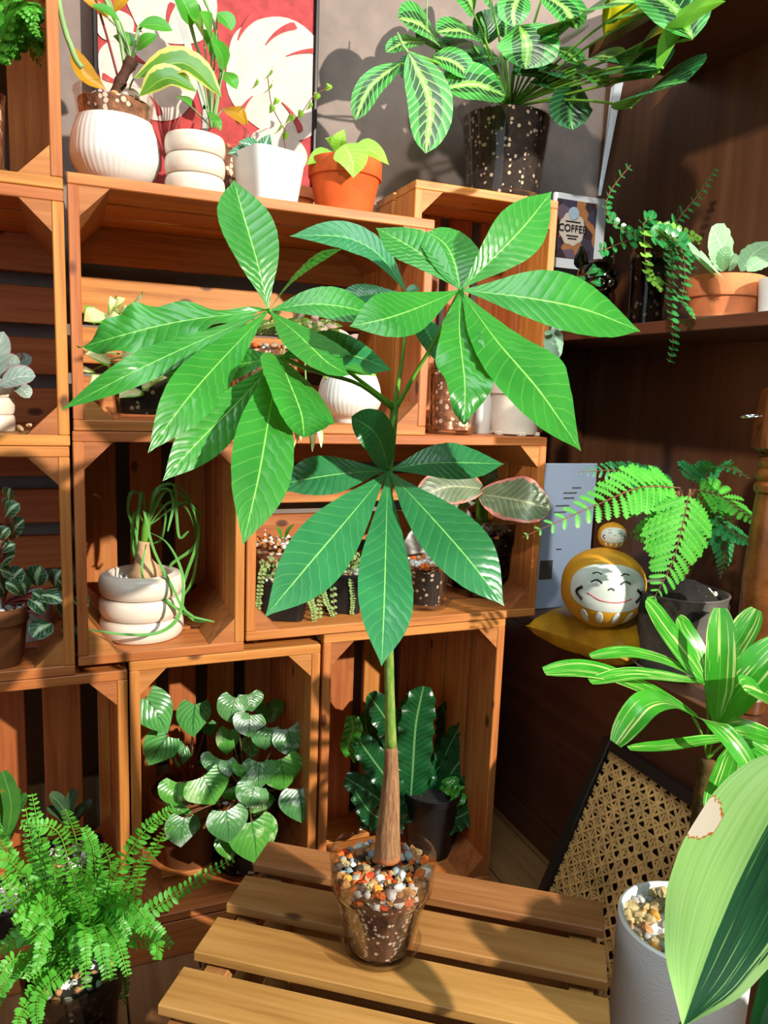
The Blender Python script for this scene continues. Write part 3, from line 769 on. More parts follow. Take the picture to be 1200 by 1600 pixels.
M['brownstem'] = plain('brown_thin_stem', (110, 78, 54), .7, .2, .1)

def foliage(parent, crown, L, Y, mat, shape='elliptic', pet=None, pr=.0011, nv=10, nu=6, jit=.015, bow=.10, N=None, rnd=None, lift=.25, name='leaf', wscale=1.0, **kw):
    """leaves given as (base x, base y, tip x, tip y, width[, depth offset]) in picture points, standing in planes around Y"""
    rnd = rnd or random.Random(len(L)*7+int(abs(Y)*1000))
    for q in L:
        bx_, by_, tx, ty, w = q[:5]; w *= wscale; d = q[5] if len(q) > 5 else rnd.uniform(-jit, jit)
        m = q[6] if len(q) > 6 else mat
        y0 = Y+d; y1 = y0-rnd.uniform(.2, 1.0)*jit
        mx, my = (bx_+tx)/2, (by_+ty)/2; dx, dy = tx-bx_, ty-by_
        s = 1 if dx > 0 else -1
        mx += s*dy*bow; my -= s*dx*bow
        px_leaf(parent, [(bx_, by_), (mx, my), (tx, ty)], w, [y0, (y0+y1)/2-.3*jit*rnd.random(), y1], M[m], N=N, shape=shape, name=name, nv=nv, nu=nu, **kw)
        if pet is not None and crown is not None:
            a = np.asarray(crown); b = onYX(bx_, by_, y0); mid = (a+b)/2+V(0, 0, lift*np.linalg.norm(b-a)*.5)
            _mk('petiole', tube(bez([a, mid, b], 8), pr, 6), M[pet], parent)
def stem(parent, pts, Y, r, mat, n=14, name='stem'):
    P = [onYX(p[0], p[1], Y+(p[2] if len(p) > 2 else 0)) for p in pts]
    return _mk(name, tube(spline(P, n), r, 8), M[mat], parent)
def bowl_prof(R, h): return smooth_prof([(R*.50, 0), (R*.52, h*.04), (R*.56, h*.10), (R*.80, h*.20), (R*.97, h*.38), (R, h*.55), (R*.95, h*.78), (R*.86, h*.95), (R*.84, h)], 26)
def ribmod(n, amp, z0, z1): return lambda a, r, z: r*(1+(amp*cos(n*a) if z0 < z < z1 else 0))
rs = random.Random(11)

# ------------------------------------------------------------------ row on top of the wide crate
def onshelf(px, Y, Z, py): return pos(px, py, Y, Z)
c = onshelf(181, .08, ZB, 275); R = met(66.5, c); H = met(103, c)
rb = obj('ribbed_bowl', *lathe(c, inner([(R*.4, 0)]+bowl_prof(R, H), .004, H*.4), 160, ribmod(46, .007, H*.18, H*.97))[:2], M['white'])
tag(rb, 'round white ribbed bowl planter at the left end of the top row', 'planter')
cp = c+V(0, 0, H*.42)
tp = thing('potted_vine', 'yellow-edged leafy climber with a knobby stem in a clear pot inside the ribbed bowl', 'plant', cp)
clear_pot(tp, cp, R*.80+.006, R*.70, H*.58+met(40, c), M['bark'], fill=.86, collar=0)
Yc = .08
gravel(tp, cp, R*.72, (H*.58+met(40, c))*.88, 60, .0062, ['pw', 'pg', 'pt', 'pd', 'po'], rs, False)
_mk('trunk', tube(spline([onY(x, y, Yc) for x, y in ((178, 182), (179, 150), (190, 125), (200, 105), (207, 94))], 22), [met(9, c)*(1+.18*rs.uniform(-1, 1)) for _ in range(22)], 10), M['darkstem'], tp)
for P, r in (([(206, 96), (190, 50), (165, 0), (160, -25)], .003), ([(206, 98), (212, 60), (222, 40)], .0016), ([(184, 120), (168, 60), (150, 0), (146, -20)], .0016), ([(196, 110), (188, 60), (178, 20), (160, -20)], .0025)):
    stem(tp, P, Yc, r, 'redstem' if r == .0016 and P[0][0] == 184 else 'vinestem')
stem(tp, [(88, -20), (95, 20), (104, 55), (110, 70), (118, 92), (128, 106)], Yc-.055, met(4, c), 'vinestem', 20, 'vine')
foliage(tp, None, [(165, 140, 114, 72, 30, -.02, 'golden')], Yc, 'golden', bow=-.15, fold=.4)
foliage(tp, onY(202, 140, Yc), [(210, 122, 347, 152, 36, -.03), (218, 150, 308, 144, 30, -.045)], Yc, 'hoya', bow=.28, pet='vinestem', fold=.25, jit=.02)
foliage(tp, onY(206, 96, Yc), [(213, 80, 246, 54, 17), (216, 40, 270, 48, 20), (188, 34, 142, 8, 12), (178, 56, 214, 74, 18)], Yc, 'grass', pet='vinestem')
foliage(tp, onY(180, 40, Yc), [(170, 30, 130, 0, 14), (178, 20, 205, -10, 16)], Yc, 'golden', pet='vinestem')

c = onshelf(305, .055, ZB, 292); R = met(46, c); H = met(90, c)
o = obj('ringed_planter', *lathe(c, inner(ring_prof(R, H, 3), .005, H*.5), 48)[:2], M['cream']); tag(o, 'small cream planter of three stacked rings, on top of the wide crate', 'planter')
c = onshelf(331, .17, ZB, 290); R = met(58, c); H = met(130, c)
tp = thing('potted_climber', 'glossy green climber in a tall clear pot behind the small ringed planter', 'plant', c)
clear_pot(tp, c, R, R*.8, H, M['bark'], fill=.74, collar=.3); gravel(tp, c, R*.88, H*.75, 70, .006, ['pw', 'pg', 'pt', 'pd'], rs, False)
foliage(tp, onY(330, 200, .17), [(300, 40, 272, -15, 32), (318, 55, 285, 5, 26), (340, 20, 362, 48, 26, -.02), (330, 60, 312, 18, 22), (335, 95, 318, 45, 24), (350, 110, 330, 62, 26), (345, 112, 370, 140, 22), (300, 100, 265, 80, 18), (325, 175, 345, 205, 14), (275, 150, 300, 165, 12), (350, 170, 388, 195, 24, .03, 'golden')], .17, 'grass', 'lance', pet='vinestem', jit=.03)
for L in ([(331, 200), (322, 120), (300, 50), (285, -10)], [(334, 200), (345, 110), (335, 40), (315, -10)]): stem(tp, L, .17, .002, 'vinestem')

c = onshelf(419, .05, ZB, 305); R = met(50, c); H = met(76, c)
def sq(a, r, z):
    n = 5.0; return r*(abs(cos(a-.3))**n+abs(sin(a-.3))**n)**(-1/n)*.94
tp = thing('square_pot_plant', 'silver-veined seedling in a small white square pot on the top row', 'plant', c)
obj('square_pot', *lathe(c, inner([(R*.70, 0), (R*.78, .001), (R*.80, .004), (R, H*.97), (R, H)], .004, H*.85), 64, sq)[:2], M['white'], tp)
obj('soil', *lathe(c+V(0, 0, H*.80), [(R*.86, 0), (R*.85, .004), (.002, .006)], 32)[:2], M['darksoil'], tp)
foliage(tp, c+V(0, 0, H*.86), [(398, 243, 355, 240, 20), (408, 238, 372, 222, 20), (414, 243, 422, 209, 26), (410, 243, 392, 226, 18)], .05, 'silvervein', 'ovate', pet='greenstem', nv=10)

c = onshelf(466, .15, ZB, 305); R = met(26, c); H = met(55, c)
tp = thing('wiry_vine', 'wiry vine with tiny round leaves in a little terracotta pot beside the square pot', 'plant', c)
vessel('pot', c, [(R*.7, 0), (R*.72, .001), (R*.9, H*.7), (R, H*.72), (R, H)], M['terra2'], tp)
stem(tp, [(460, 262), (447, 235), (445, 200), (470, 178), (490, 150), (515, 136)], .14, .0007, 'brownstem', 24)
stem(tp, [(446, 205), (425, 165), (418, 118)], .14, .0007, 'brownstem')
foliage(tp, None, [(x-4, y+3, x+5, y-4, 11) for x, y in ((422, 116), (421, 139), (431, 159), (425, 171), (437, 202), (450, 190), (457, 186), (470, 179), (484, 166), (495, 151), (513, 137), (400, 132), (446, 214))], .14, 'coleus', 'round', nv=5, nu=4)

c = onshelf(538, .055, ZB, 318); R = met(57, c); H = met(80, c)
tp = thing('potted_coleus', 'lime green seedling in a bright orange terracotta pot', 'plant', c)
def terracotta(parent, c, R, H, mat, rb=.74, rim=.32, depth=.014):
    P = [(R*rb*.9, 0), (R*rb, .001), (R*(rb+(.93-rb)), H*(1-rim)), (R*.985, H*(1-rim)+.0008), (R, H*(1-rim)+.003), (R, H-.002), (R*.99, H)]
    return vessel('terracotta_pot', c, P, mat, parent, wall=.005, depth=depth)
terracotta(tp, c, R, H, M['terra']); obj('soil', *lathe(c+V(0, 0, H-.013), [(R*.88, 0), (R*.87, .003), (.002, .005)], 32)[:2], M['darksoil'], tp)
foliage(tp, c+V(0, 0, H-.008), [(522, 240, 479, 258, 24), (538, 226, 552, 278, 56, -.05), (530, 236, 538, 202, 26), (528, 238, 508, 216, 18), (556, 228, 608, 258, 26)], .055, 'coleus', 'ovate', pet='greenstem', teeth=(12, .12), nv=24, nu=8, quilt=(8, .0012))

# ------------------------------------------------------------------ prayer plant on the upright crate
c = onshelf(785, .205, 1.123, 303); R = met(77, c); H = met(137, c)
tp = thing('prayer_plant', 'large prayer plant with pale-veined leaves in a big clear pot', 'plant', c+V(0, 0, .0035))
saucer('clear saucer under the big prayer plant pot', c, R*.78, .014)
clear_pot(tp, c+V(0, 0, .0035), R, R*.70, H, M['darksoil'], fill=.9, collar=.10, ribs=18, mound=.012)
A = [(639, 82, 665, 240, 72, -.11), (625, 99, 555, 188, 40, -.08), (694, 138, 790, 150, 48, -.09), (812, 40, 820, 108, 98, -.10), (664, 66, 603, 82, 24, -.06), (815, -12, 803, 42, 52, -.09), (848, -8, 902, 46, 46, -.08), (992, 4, 936, 14, 38, -.03), (1022, 14, 960, 36, 26, -.04),
     (1082, 60, 1006, -16, 62, -.06), (685, 66, 622, 28, 40, -.05), (750, 62, 682, 50, 30, -.05), (676, 88, 736, 122, 36, -.07), (740, 20, 712, -20, 40, -.05), (900, 108, 946, 136, 25, -.05), (905, 100, 968, 92, 20, -.05), (862, 76, 906, 102, 26, -.06), (770, 10, 745, -25, 40, -.03)]
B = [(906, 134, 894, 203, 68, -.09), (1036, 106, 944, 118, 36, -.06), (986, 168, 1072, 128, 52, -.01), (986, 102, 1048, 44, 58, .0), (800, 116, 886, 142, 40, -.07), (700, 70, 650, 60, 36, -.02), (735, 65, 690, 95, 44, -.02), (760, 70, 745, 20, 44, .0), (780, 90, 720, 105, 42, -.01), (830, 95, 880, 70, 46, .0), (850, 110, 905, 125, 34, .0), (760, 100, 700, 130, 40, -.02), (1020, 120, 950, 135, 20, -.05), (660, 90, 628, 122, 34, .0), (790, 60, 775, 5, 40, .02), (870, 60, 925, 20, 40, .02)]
XMAX[0] = .715; cr = c+V(0, -.01, H+.005)
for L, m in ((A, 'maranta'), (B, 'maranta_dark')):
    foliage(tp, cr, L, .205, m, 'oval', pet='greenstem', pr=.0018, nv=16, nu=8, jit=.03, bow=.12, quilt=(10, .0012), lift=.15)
foliage(tp, cr, [(1030, 112, 1134, 2, 13, -.07)], .205, 'marantatip', 'lance', pet='greenstem', pr=.002, fold=.9, lift=0, nv=16)
stem(tp, [(668, 66, -.06), (667, 20, -.07), (669, -20, -.07)], .205, .0012, 'vinestem'); stem(tp, [(621, 52, -.08), (640, 84, -.1), (700, 130, -.05), (770, 160, -.01)], .205, .002, 'vinestem')

XMAX[0] = 9.0
# ------------------------------------------------------------------ inside the wide crate
ZI = .743+TH
c = pos(226, 655, .07, ZI); R = met(56, c); H = met(92, c)
saucer('clear saucer under the cream-leaved trailing plant in the wide crate', c, met(60, c), .014)
tp = thing('cream_leaved_plant', 'trailing plant with cream and lime leaves in a clear pot in the wide crate', 'plant', c+V(0, 0, .0035))
clear_pot(tp, c+V(0, 0, .0035), R, R*.78, H, M['darksoil'], fill=.85, collar=0, ribs=20); gravel(tp, c, R*.9, H*.9, 50, .005, ['pw', 'pg', 'pt', 'py'], rs, False)
foliage(tp, c+V(0, 0, H*.95), [(160, 488, 131, 502, 28), (178, 492, 172, 462, 18), (176, 478, 196, 466, 14), (203, 480, 222, 466, 14), (183, 488, 206, 480, 12), (172, 562, 133, 553, 24), (145, 578, 128, 580, 12), (220, 603, 186, 622, 28), (222, 600, 266, 588, 26), (172, 606, 162, 616, 12), (235, 592, 262, 580, 18), (150, 500, 136, 480, 20), (160, 500, 190, 494, 16), (140, 552, 129, 545, 12), (190, 560, 215, 540, 22), (240, 560, 275, 540, 22), (200, 520, 160, 530, 22), (230, 520, 270, 505, 20), (165, 590, 140, 600, 18), (255, 610, 285, 600, 16)], .035, 'varieg', 'ovate', pet='vinestem', jit=.03, lift=.3, cup=.06, wscale=1.3)
c = pos(408, 655, .13, ZI); R = met(58, c); H = met(128, c)
tp = thing('pink_leaved_plant', 'pink and cream leaved trailing plant in the middle of the wide crate', 'plant', c)
clear_pot(tp, c, R, R*.8, H, M['bark'], fill=.82, collar=.28); gravel(tp, c, R*.88, H*.86, 70, .006, ['pw', 'pw', 'pg', 'pt', 'po'], rs, False)
foliage(tp, c+V(0, 0, H), [(455, 505, 482, 488, 18), (463, 518, 492, 503, 22), (480, 520, 514, 514, 14), (498, 516, 536, 510, 12), (504, 522, 552, 530, 13), (488, 512, 500, 538, 18), (432, 505, 403, 515, 16), (395, 522, 422, 504, 16), (445, 500, 470, 512, 18), (380, 520, 355, 510, 18), (470, 530, 520, 500, 14), (500, 530, 470, 545, 16), (420, 500, 440, 488, 16), (400, 500, 372, 492, 18)], .11, 'tricolor', 'lance', pet='vinestem', jit=.03)
foliage(tp, c+V(0, 0, H), [(545, 542, 560, 522, 14), (490, 505, 498, 490, 12)], .09, 'pinkish', 'lance', pet='vinestem')
for L in ([(445, 530), (442, 580), (448, 640)], [(475, 540), (480, 620), (490, 660)]): stem(tp, L, .03, .0012, 'vinestem')
foliage(tp, None, [(442, 575, 438, 625, 12), (452, 640, 456, 708, 11), (490, 655, 502, 700, 10), (480, 660, 488, 706, 9), (470, 600, 485, 640, 14), (440, 600, 425, 640, 13), (462, 650, 470, 690, 9)], .0, 'varieg', 'lance', jit=.01)
c = pos(545, 660, .075, ZI); R = met(49, c); H = met(72, c)
tp = thing('ribbed_bowl_plant', 'little green rosettes in a white ribbed bowl at the right of the wide crate', 'plant', c)
obj('ribbed_bowl', *lathe(c, inner([(R*.4, 0)]+bowl_prof(R, H), .004, H*.8), 140, ribmod(42, .008, H*.18, H*.97))[:2], M['white'], tp)
gravel(tp, c, R*.78, H*.86, 40, .006, ['pw', 'pt', 'pc'], rs, False)
foliage(tp, c+V(0, 0, H*.9), [(545+dx, 594, 545+dx+ex_, 594+ey_, 12) for dx, ex_, ey_ in ((-25, -14, -10), (-20, 6, -16), (-5, -10, -18), (0, 12, -18), (10, -4, -22), (15, 16, -12), (25, 18, -8), (-10, 16, -8), (20, 2, -20), (-28, -2, -14), (30, 8, -16))], .07, 'coleus', 'round', nv=6, nu=4)

# ------------------------------------------------------------------ pots on the shelf right of the wide crate
ZE = .7425
c = pos(704, 678, .055, ZE); R = met(40, c); H = met(104, c)
saucer('clear saucer with the soil-filled pot beside the wide crate', c, met(41, c), .013)
tp = thing('clear_pot_seedling', 'green seedling in a clear pot of gritty soil beside the wide crate', 'plant', c+V(0, 0, .0035))
clear_pot(tp, c+V(0, 0, .0035), R, R*.86, H, M['bark'], fill=.84, collar=0); gravel(tp, c, R*.9, H*.9, 30, .006, ['pw', 'py', 'pg', 'po'], rs, False, wall=(12, .012))
foliage(tp, c+V(0, 0, H*.9), [(700, 580, 672, 555, 22), (700, 575, 690, 540, 22), (705, 580, 735, 560, 22), (695, 575, 660, 545, 16), (710, 575, 725, 545, 18)], .05, 'grass', 'ovate', pet='greenstem')
c = pos(803, 680, .055, ZE); R = met(44, c); H = met(88, c)
o = thing('nursery_pot', 'off-white plastic nursery pot with a notched foot on the shelf end', 'pot', c)
vessel('pot', c+V(0, 0, .002), [(R*.78, 0), (R*.8, .001), (R*.88, H*.68), (R*.96, H*.7), (R, H)], M['offwhite'], o, depth=.02)
obj('soil', *lathe(c+V(0, 0, H-.018), [(R*.86, 0), (R*.85, .003), (.002, .005)], 32)[:2], M['darksoil'], o)
for a in range(6):
    p = c+V(R*.74*cos(a*pi/3+.3), R*.74*sin(a*pi/3+.3), .003); plank('foot', p, V(.012, 0, 0), V(0, .012, 0), V(0, 0, .006), M['offwhite'], o)
c = pos(752, 664, .09, ZE); R = met(20, c); H = met(66, c)
o = vessel('white_cup', c, [(R*.78, 0), (R*.8, .001), (R, H)], M['white']); tag(o, 'small plain white cup half hidden beside the off-white nursery pot', 'cup')
# ------------------------------------------------------------------ things on the bookcase
# small framed coffee picture
PYC = .15
q0, q1 = onY(868, 305, PYC), onY(950, 305, PYC); fz1 = q0[2]+.006; fz0 = SH
cpic = thing('coffee_picture', 'white framed coffee poster standing on the upper bookcase shelf', 'picture', ((q0[0]+q1[0])/2, PYC, fz0))
fx0, fx1 = q0[0], q1[0]
M['paperwhite'] = plain('white_card', (226, 232, 236), .7, .2)
plank('mount', V((fx0+fx1)/2, PYC+.004, (fz0+fz1)/2), V(0, 0, fz1-fz0), V(fx1-fx0, 0, 0), V(0, .008, 0), M['paperwhite'], cpic)
t = NT('coffee_print'); v = t.obj_vec((1, 1, 1), False); vo = t.n('TexVoronoi'); vo.inputs['Scale'].default_value = 46; t.l(v, vo.inputs['Vector']); sc_ = t.n('SeparateColor'); t.l(vo.outputs['Color'], sc_.inputs[0])
t.l(t.ramp(sc_.outputs[0], [(.0, lin((60, 44, 52))), (.25, lin((176, 120, 74))), (.45, lin((110, 92, 108))), (.62, lin((196, 96, 70))), (.8, lin((70, 64, 84))), (1, lin((202, 160, 130)))]), t.b.inputs['Base Color']); t.set(Roughness=.6)
t.t.nodes[-1] if False else None
for e in [n for n in t.t.nodes if n.type == 'VALTORGB']: e.color_ramp.interpolation = 'CONSTANT'
M['coffeeprint'] = t.m
iz0, iz1 = onY(900, 405, PYC)[2], onY(900, 314, PYC)[2]; ix0, ix1 = fx0+.004, fx0+(fx1-fx0)*.80
plank('print', V((ix0+ix1)/2, PYC-.0008, (iz0+iz1)/2), V(ix1-ix0, 0, 0), V(0, 0, iz1-iz0), V(0, .0012, 0), M['coffeeprint'], cpic, .0002)
plank('caption_print', V((ix0+ix1)/2-.003, PYC-.0008, fz0+.085), V(ix1-ix0-.006, 0, 0), V(0, 0, .05), V(0, .0012, 0), M['black'], cpic, .0002)
def disc_xz(name, cx, cz, r, y, mat, parent, sx=1, n=40, wob=0):
    v = [V(cx+sx*r*cos(2*pi*i/n)*(1+wob*cos(9*2*pi*i/n)), y, cz+r*sin(2*pi*i/n)*(1+wob*cos(9*2*pi*i/n))) for i in range(n)]
    v += [p+V(0, .0008, 0) for p in v]; f = [list(range(n)), list(range(2*n-1, n-1, -1))]+[[i, n+i, n+(i+1) % n, (i+1) % n] for i in range(n)]
    return obj(name, v, f, mat, parent, smooth=False)
M['palepaper'] = plain('pale_paper', (214, 202, 190), .7, .2)
M['bluepaper'] = plain('pale_blue_paper', (170, 196, 214), .7, .2)
pc = onY(893, 358, PYC); disc_xz('badge', pc[0], pc[2], .027, PYC-.0022, M['palepaper'], cpic, .95, 60, .04)
pc2 = onY(895, 334, PYC); disc_xz('seal', pc2[0], pc2[2], .0105, PYC-.0034, M['bluepaper'], cpic)
def text(parent, s, loc, size, mat, rot, name='lettering', depth=.0003, align='CENTER'):
    cu = bpy.data.curves.new(name, 'FONT'); cu.body = s; cu.size = size; cu.extrude = depth; cu.align_x = align; cu.align_y = 'CENTER'
    tmp = bpy.data.objects.new('tmp_text', cu); COL.objects.link(tmp); dg = bpy.context.evaluated_depsgraph_get(); dg.update()
    me = bpy.data.meshes.new_from_object(tmp.evaluated_get(dg)); bpy.data.objects.remove(tmp)
    me.materials.clear(); me.materials.append(mat)
    o = bpy.data.objects.new(name, me); COL.objects.link(o); o.parent = parent
    o.location = tuple(np.asarray(loc, float)-np.array(root_of(parent).location)); o.rotation_euler = rot
    return o
text(cpic, 'COFFEE', V(pc[0]-.001, PYC-.0042, pc[2]), .0165, M['black'], (pi/2, 0, 0))
for dz, w in ((.0115, .030), (-.0115, .024), (-.016, .018)):
    plank('print_line', V(pc[0], PYC-.0034, pc[2]+dz), V(w, 0, 0), V(0, 0, .0016), V(0, .0006, 0), M['black'], cpic, .0001)
# white strip in the corner
a, b = onX(964, 132, .945), onX(937, 306, .945)
mb = MB(); ww = (.017, .010, .0025)
P = bez([a, (a+b)/2, b], 3); vv = []
for p, w_ in zip(P, ww):
    for dy_ in (-1, 0, 1): vv.append(p+V(-.004 if dy_ == 0 else 0, -dy_*w_, 0))
vv += [p+V(.0012, 0, 0) for p in vv]; ff = []
for i in range(2):
    for j in range(2): ff.append([i*3+j, i*3+j+1, i*3+j+4, i*3+j+3]); ff.append([9+i*3+j, 9+i*3+j+3, 9+i*3+j+4, 9+i*3+j+1])
ff += [[0, 9, 10, 1], [1, 10, 11, 2], [6, 7, 16, 15], [7, 8, 17, 16], [0, 3, 12, 9], [3, 6, 15, 12], [2, 11, 14, 5], [5, 14, 17, 8]]
tag(obj('paper_strip', vv, ff, M['paperwhite'], smooth=False), 'narrow folded white strip hanging in the bookcase corner', 'strip')
# yellow bag at the top shelf
ya = onX(945, 60, .76)
yb_ = MB(); Pt = []
for i in range(9):
    for j in range(9):
        u_, v_ = i/8, j/8; ed = (1-abs(2*u_-1)**4)*(1-abs(2*v_-1)**4)
        Pt.append((u_, v_, ed))
def pillow(center, ax, ay, az, n=12, pw=2.6, tip=.0, wr=0.0, seed=1):
    """cushion: two puffed sheets joined along the seam"""
    r_ = random.Random(seed); v = []; f = []
    for s in (1, -1):
        for i in range(n+1):
            for j in range(n+1):
                u_, w_ = -1+2*i/n, -1+2*j/n; e = max(0, (1-abs(u_)**pw))*max(0, (1-abs(w_)**pw)); k_ = 1-tip*(u_*u_+w_*w_-2*u_*u_*w_*w_)*.5
                pin = 1-.10*((1-abs(w_))*(abs(u_) > .6)*0)
                q_ = wr*sin(7*u_+3*w_)*sin(5*w_)*e
                v.append(center+ax*u_*(1-.09*(1-w_*w_)*abs(u_)**2)*k_+ay*w_*(1-.09*(1-u_*u_)*abs(w_)**2)*k_+az*s*(e**.42+q_))
    m = (n+1)**2
    for s in range(2):
        for i in range(n):
            for j in range(n):
                a_ = s*m+i*(n+1)+j; q = [a_, a_+1, a_+n+2, a_+n+1]; f.append(q[::-1] if s == 0 else q)
    return np.array(v), f
M['yellow'] = plain('yellow_cloth', (226, 214, 24), .6, .3, .1)
yc = onX(948, 42, .80)
o = obj('yellow_bag', *pillow(V(.785, .022, 1.345+.05), V(.0, .05, .0), V(.0, .0, .05), V(.024, 0, 0), wr=.25), M['yellow']); tag(o, 'crumpled bright yellow bag on the top bookcase shelf', 'bag')

# glossy black bulldog
c = pos(932, 462, .02, SH); s = met(1, c)
s *= 1.28
dog = thing('bulldog_figurine', 'glossy black bulldog figurine with pointed ears on the upper shelf', 'figurine', c)
def blobm(mb, ce, r, seg=20, rings=12):
    v, f, _ = lathe(V(0, 0, 0), [(max(.0002, sin(pi*i/rings)), -cos(pi*i/rings)) for i in range(rings+1)], seg); mb.add((v*np.asarray(r)+np.asarray(ce), f))
mb = MB(); u_ = s
blobm(mb, c+V(0, .012, 32*u_), (30*u_, .034, 34*u_)); blobm(mb, c+V(-16*u_, -.01, 14*u_), (9*u_, .011, 16*u_)); blobm(mb, c+V(16*u_, -.01, 14*u_), (9*u_, .011, 16*u_))
blobm(mb, c+V(-16*u_, -.018, 5*u_), (10*u_, .014, 6*u_)); blobm(mb, c+V(16*u_, -.018, 5*u_), (10*u_, .014, 6*u_)); mb.build('body', M['chrome'], dog)
mb = MB(); hc = c+V(-4*u_, -.008, 58*u_); blobm(mb, hc, (28*u_, .026, 22*u_)); blobm(mb, hc+V(-7*u_, -.016, -7*u_), (10*u_, .014, 9*u_)); blobm(mb, hc+V(7*u_, -.016, -7*u_), (10*u_, .014, 9*u_)); blobm(mb, hc+V(0, -.024, -1*u_), (5*u_, .006, 4*u_)); blobm(mb, hc+V(0, -.012, -14*u_), (13*u_, .014, 6*u_)); hd = mb.build('head', M['chrome'], dog)
for sx in (-1, 1):
    b0_ = hc+V(sx*19*u_, .004, 12*u_); g_ = leaf([b0_-V(0, 0, 4*u_), b0_+V(sx*3*u_, 0, 10*u_), b0_+V(sx*4*u_, .002, 26*u_)], 19*u_, V(0, -1, .1), 'ovate', 10, 6, cup=.25)
    v2 = np.vstack([g_[0], g_[0]+V(0, .004, 0)]); n_ = len(g_[0]); obj('ear', v2, g_[1]+[[i+n_ for i in q][::-1] for q in g_[1]], M['chrome'], dog)
    e_ = MB(); blobm(e_, hc+V(sx*11*u_, -.022, 4*u_), (4*u_, .004, 4*u_), 10, 8); e_.build('eye', M['black'], dog)

# trailing plant in a glass pot
XMAX[0] = 9
c = pos(1008, 500, -.045, SH); R = met(31, c); H = met(118, c)
tr_ = thing('trailing_plant', 'trailing plant with strings of tiny round leaves in a tall clear pot', 'plant', c)
clear_pot(tr_, c, R, R*.82, H, M['darksoil'], fill=.86, collar=.22, mat=M['cleardim'], ribs=16); gravel(tr_, c, R*.88, H*.9, 30, .006, ['pw', 'po', 'pg'], rs, False)
def strand(parent, pts, Y, n, w, mats, rnd, droop=True):
    P = spline([onYX(p[0], p[1], Y+(p[2] if len(p) > 2 else 0)) for p in pts], max(12, n*2)); _mk('strand', tube(P, .0009, 5), M['brownstem'], parent)
    lm = MB(); k_ = met(1, P[0])
    for i in range(n):
        q = (i+.5)/n*(len(P)-1); j = int(q); p = P[j]; T = nrm(P[min(j+1, len(P)-1)]-P[j-1 if j else 0]); side = nrm(np.cross(T, V(.3, -.9, .3)))
        for sg in (-1, 1):
            d = nrm(side*sg+.25*T+V(0, -.5*rnd.random(), .1)); L_ = 1.25*w*k_*rnd.uniform(.75, 1.15)*(1-.35*i/n)
            lm.add(leaf([p, p+d*L_*.5+V(0, -.001, .001), p+d*L_], L_*.85, V(.1*rnd.uniform(-1, 1), -.7, .7), 'round', 4, 4, cup=.05))
    m0 = M[mats]; o_ = lm.build('leaves', m0, parent); o_['kind'] = 'stuff'
rt_ = random.Random(5)
S = [([(1008, 372), (985, 366), (955, 346), (947, 320), (958, 292), (985, 258)], 15, 12, 'trail', -.05), ([(1030, 372), (1052, 352), (1068, 332), (1090, 306), (1106, 282), (1118, 262)], 14, 13, 'trail', -.06),
     ([(1006, 365), (1008, 400), (1010, 425), (1022, 440), (1033, 448)], 9, 15, 'traillight', -.085), ([(1030, 368), (1048, 390), (1050, 440), (1048, 485), (1052, 530), (1046, 568)], 20, 16, 'trail', -.09),
     ([(1035, 368), (1062, 385), (1070, 430), (1066, 470), (1082, 498)], 16, 16, 'trail', -.09), ([(1005, 365), (1006, 350), (1015, 342), (1022, 352), (1020, 368)], 6, 17, 'trail', -.07), ([(1030, 366), (1055, 362), (1080, 368), (1092, 378)], 8, 14, 'traillight', -.07),
     ([(1020, 370), (1040, 380), (1044, 410), (1042, 450)], 10, 17, 'trail', -.09), ([(1000, 372), (975, 378), (950, 388), (935, 392)], 6, 14, 'trail', -.05), ([(1030, 365), (1060, 375), (1080, 400), (1085, 440)], 9, 15, 'trail', -.09)]
for L, n, w, m, y in S:
    XMAX[0] = .744 if n in (20, 16) else 9
    strand(tr_, L, y, n, w, m, rt_)
XMAX[0] = 9
# dark little vine by the bulldog, its round leaf hanging over the edge
c2 = pos(895, 462, .08, SH)
vn = thing('hanging_vine', 'small vine with grey-green round leaves hanging past the shelf end by the crate', 'plant', c2)
vessel('pot', c2, [(.011, 0), (.012, .001), (.015, .03), (.016, .031), (.016, .036)], M['black'], vn, .002, .004)
XMAX[0] = .752
stem(vn, [(885, 480, -.03), (872, 500, -.05), (866, 520, -.06), (862, 535, -.06)], .08, .0011, 'vinestem', 12)
_mk('stem', tube(bez([c2+V(0, 0, .034), c2+V(-.02, -.02, .07), onYX(885, 480, .05)], 10), .0011, 6), M['vinestem'], vn)
foliage(vn, None, [(850, 530, 878, 552, 34, -.07), (868, 512, 878, 506, 10, -.07), (862, 518, 852, 524, 9, -.07), (872, 498, 880, 490, 10, -.06)], .08, 'eucal', 'round', nv=8)
XMAX[0] = 9
foliage(vn, c2+V(0, 0, .034), [(912, 432, 903, 446, 14), (918, 425, 935, 420, 16), (925, 440, 940, 445, 12), (915, 445, 905, 455, 12), (930, 430, 945, 425, 12)], -.02, 'trail', 'round', pet='brownstem', nv=6, nu=4)

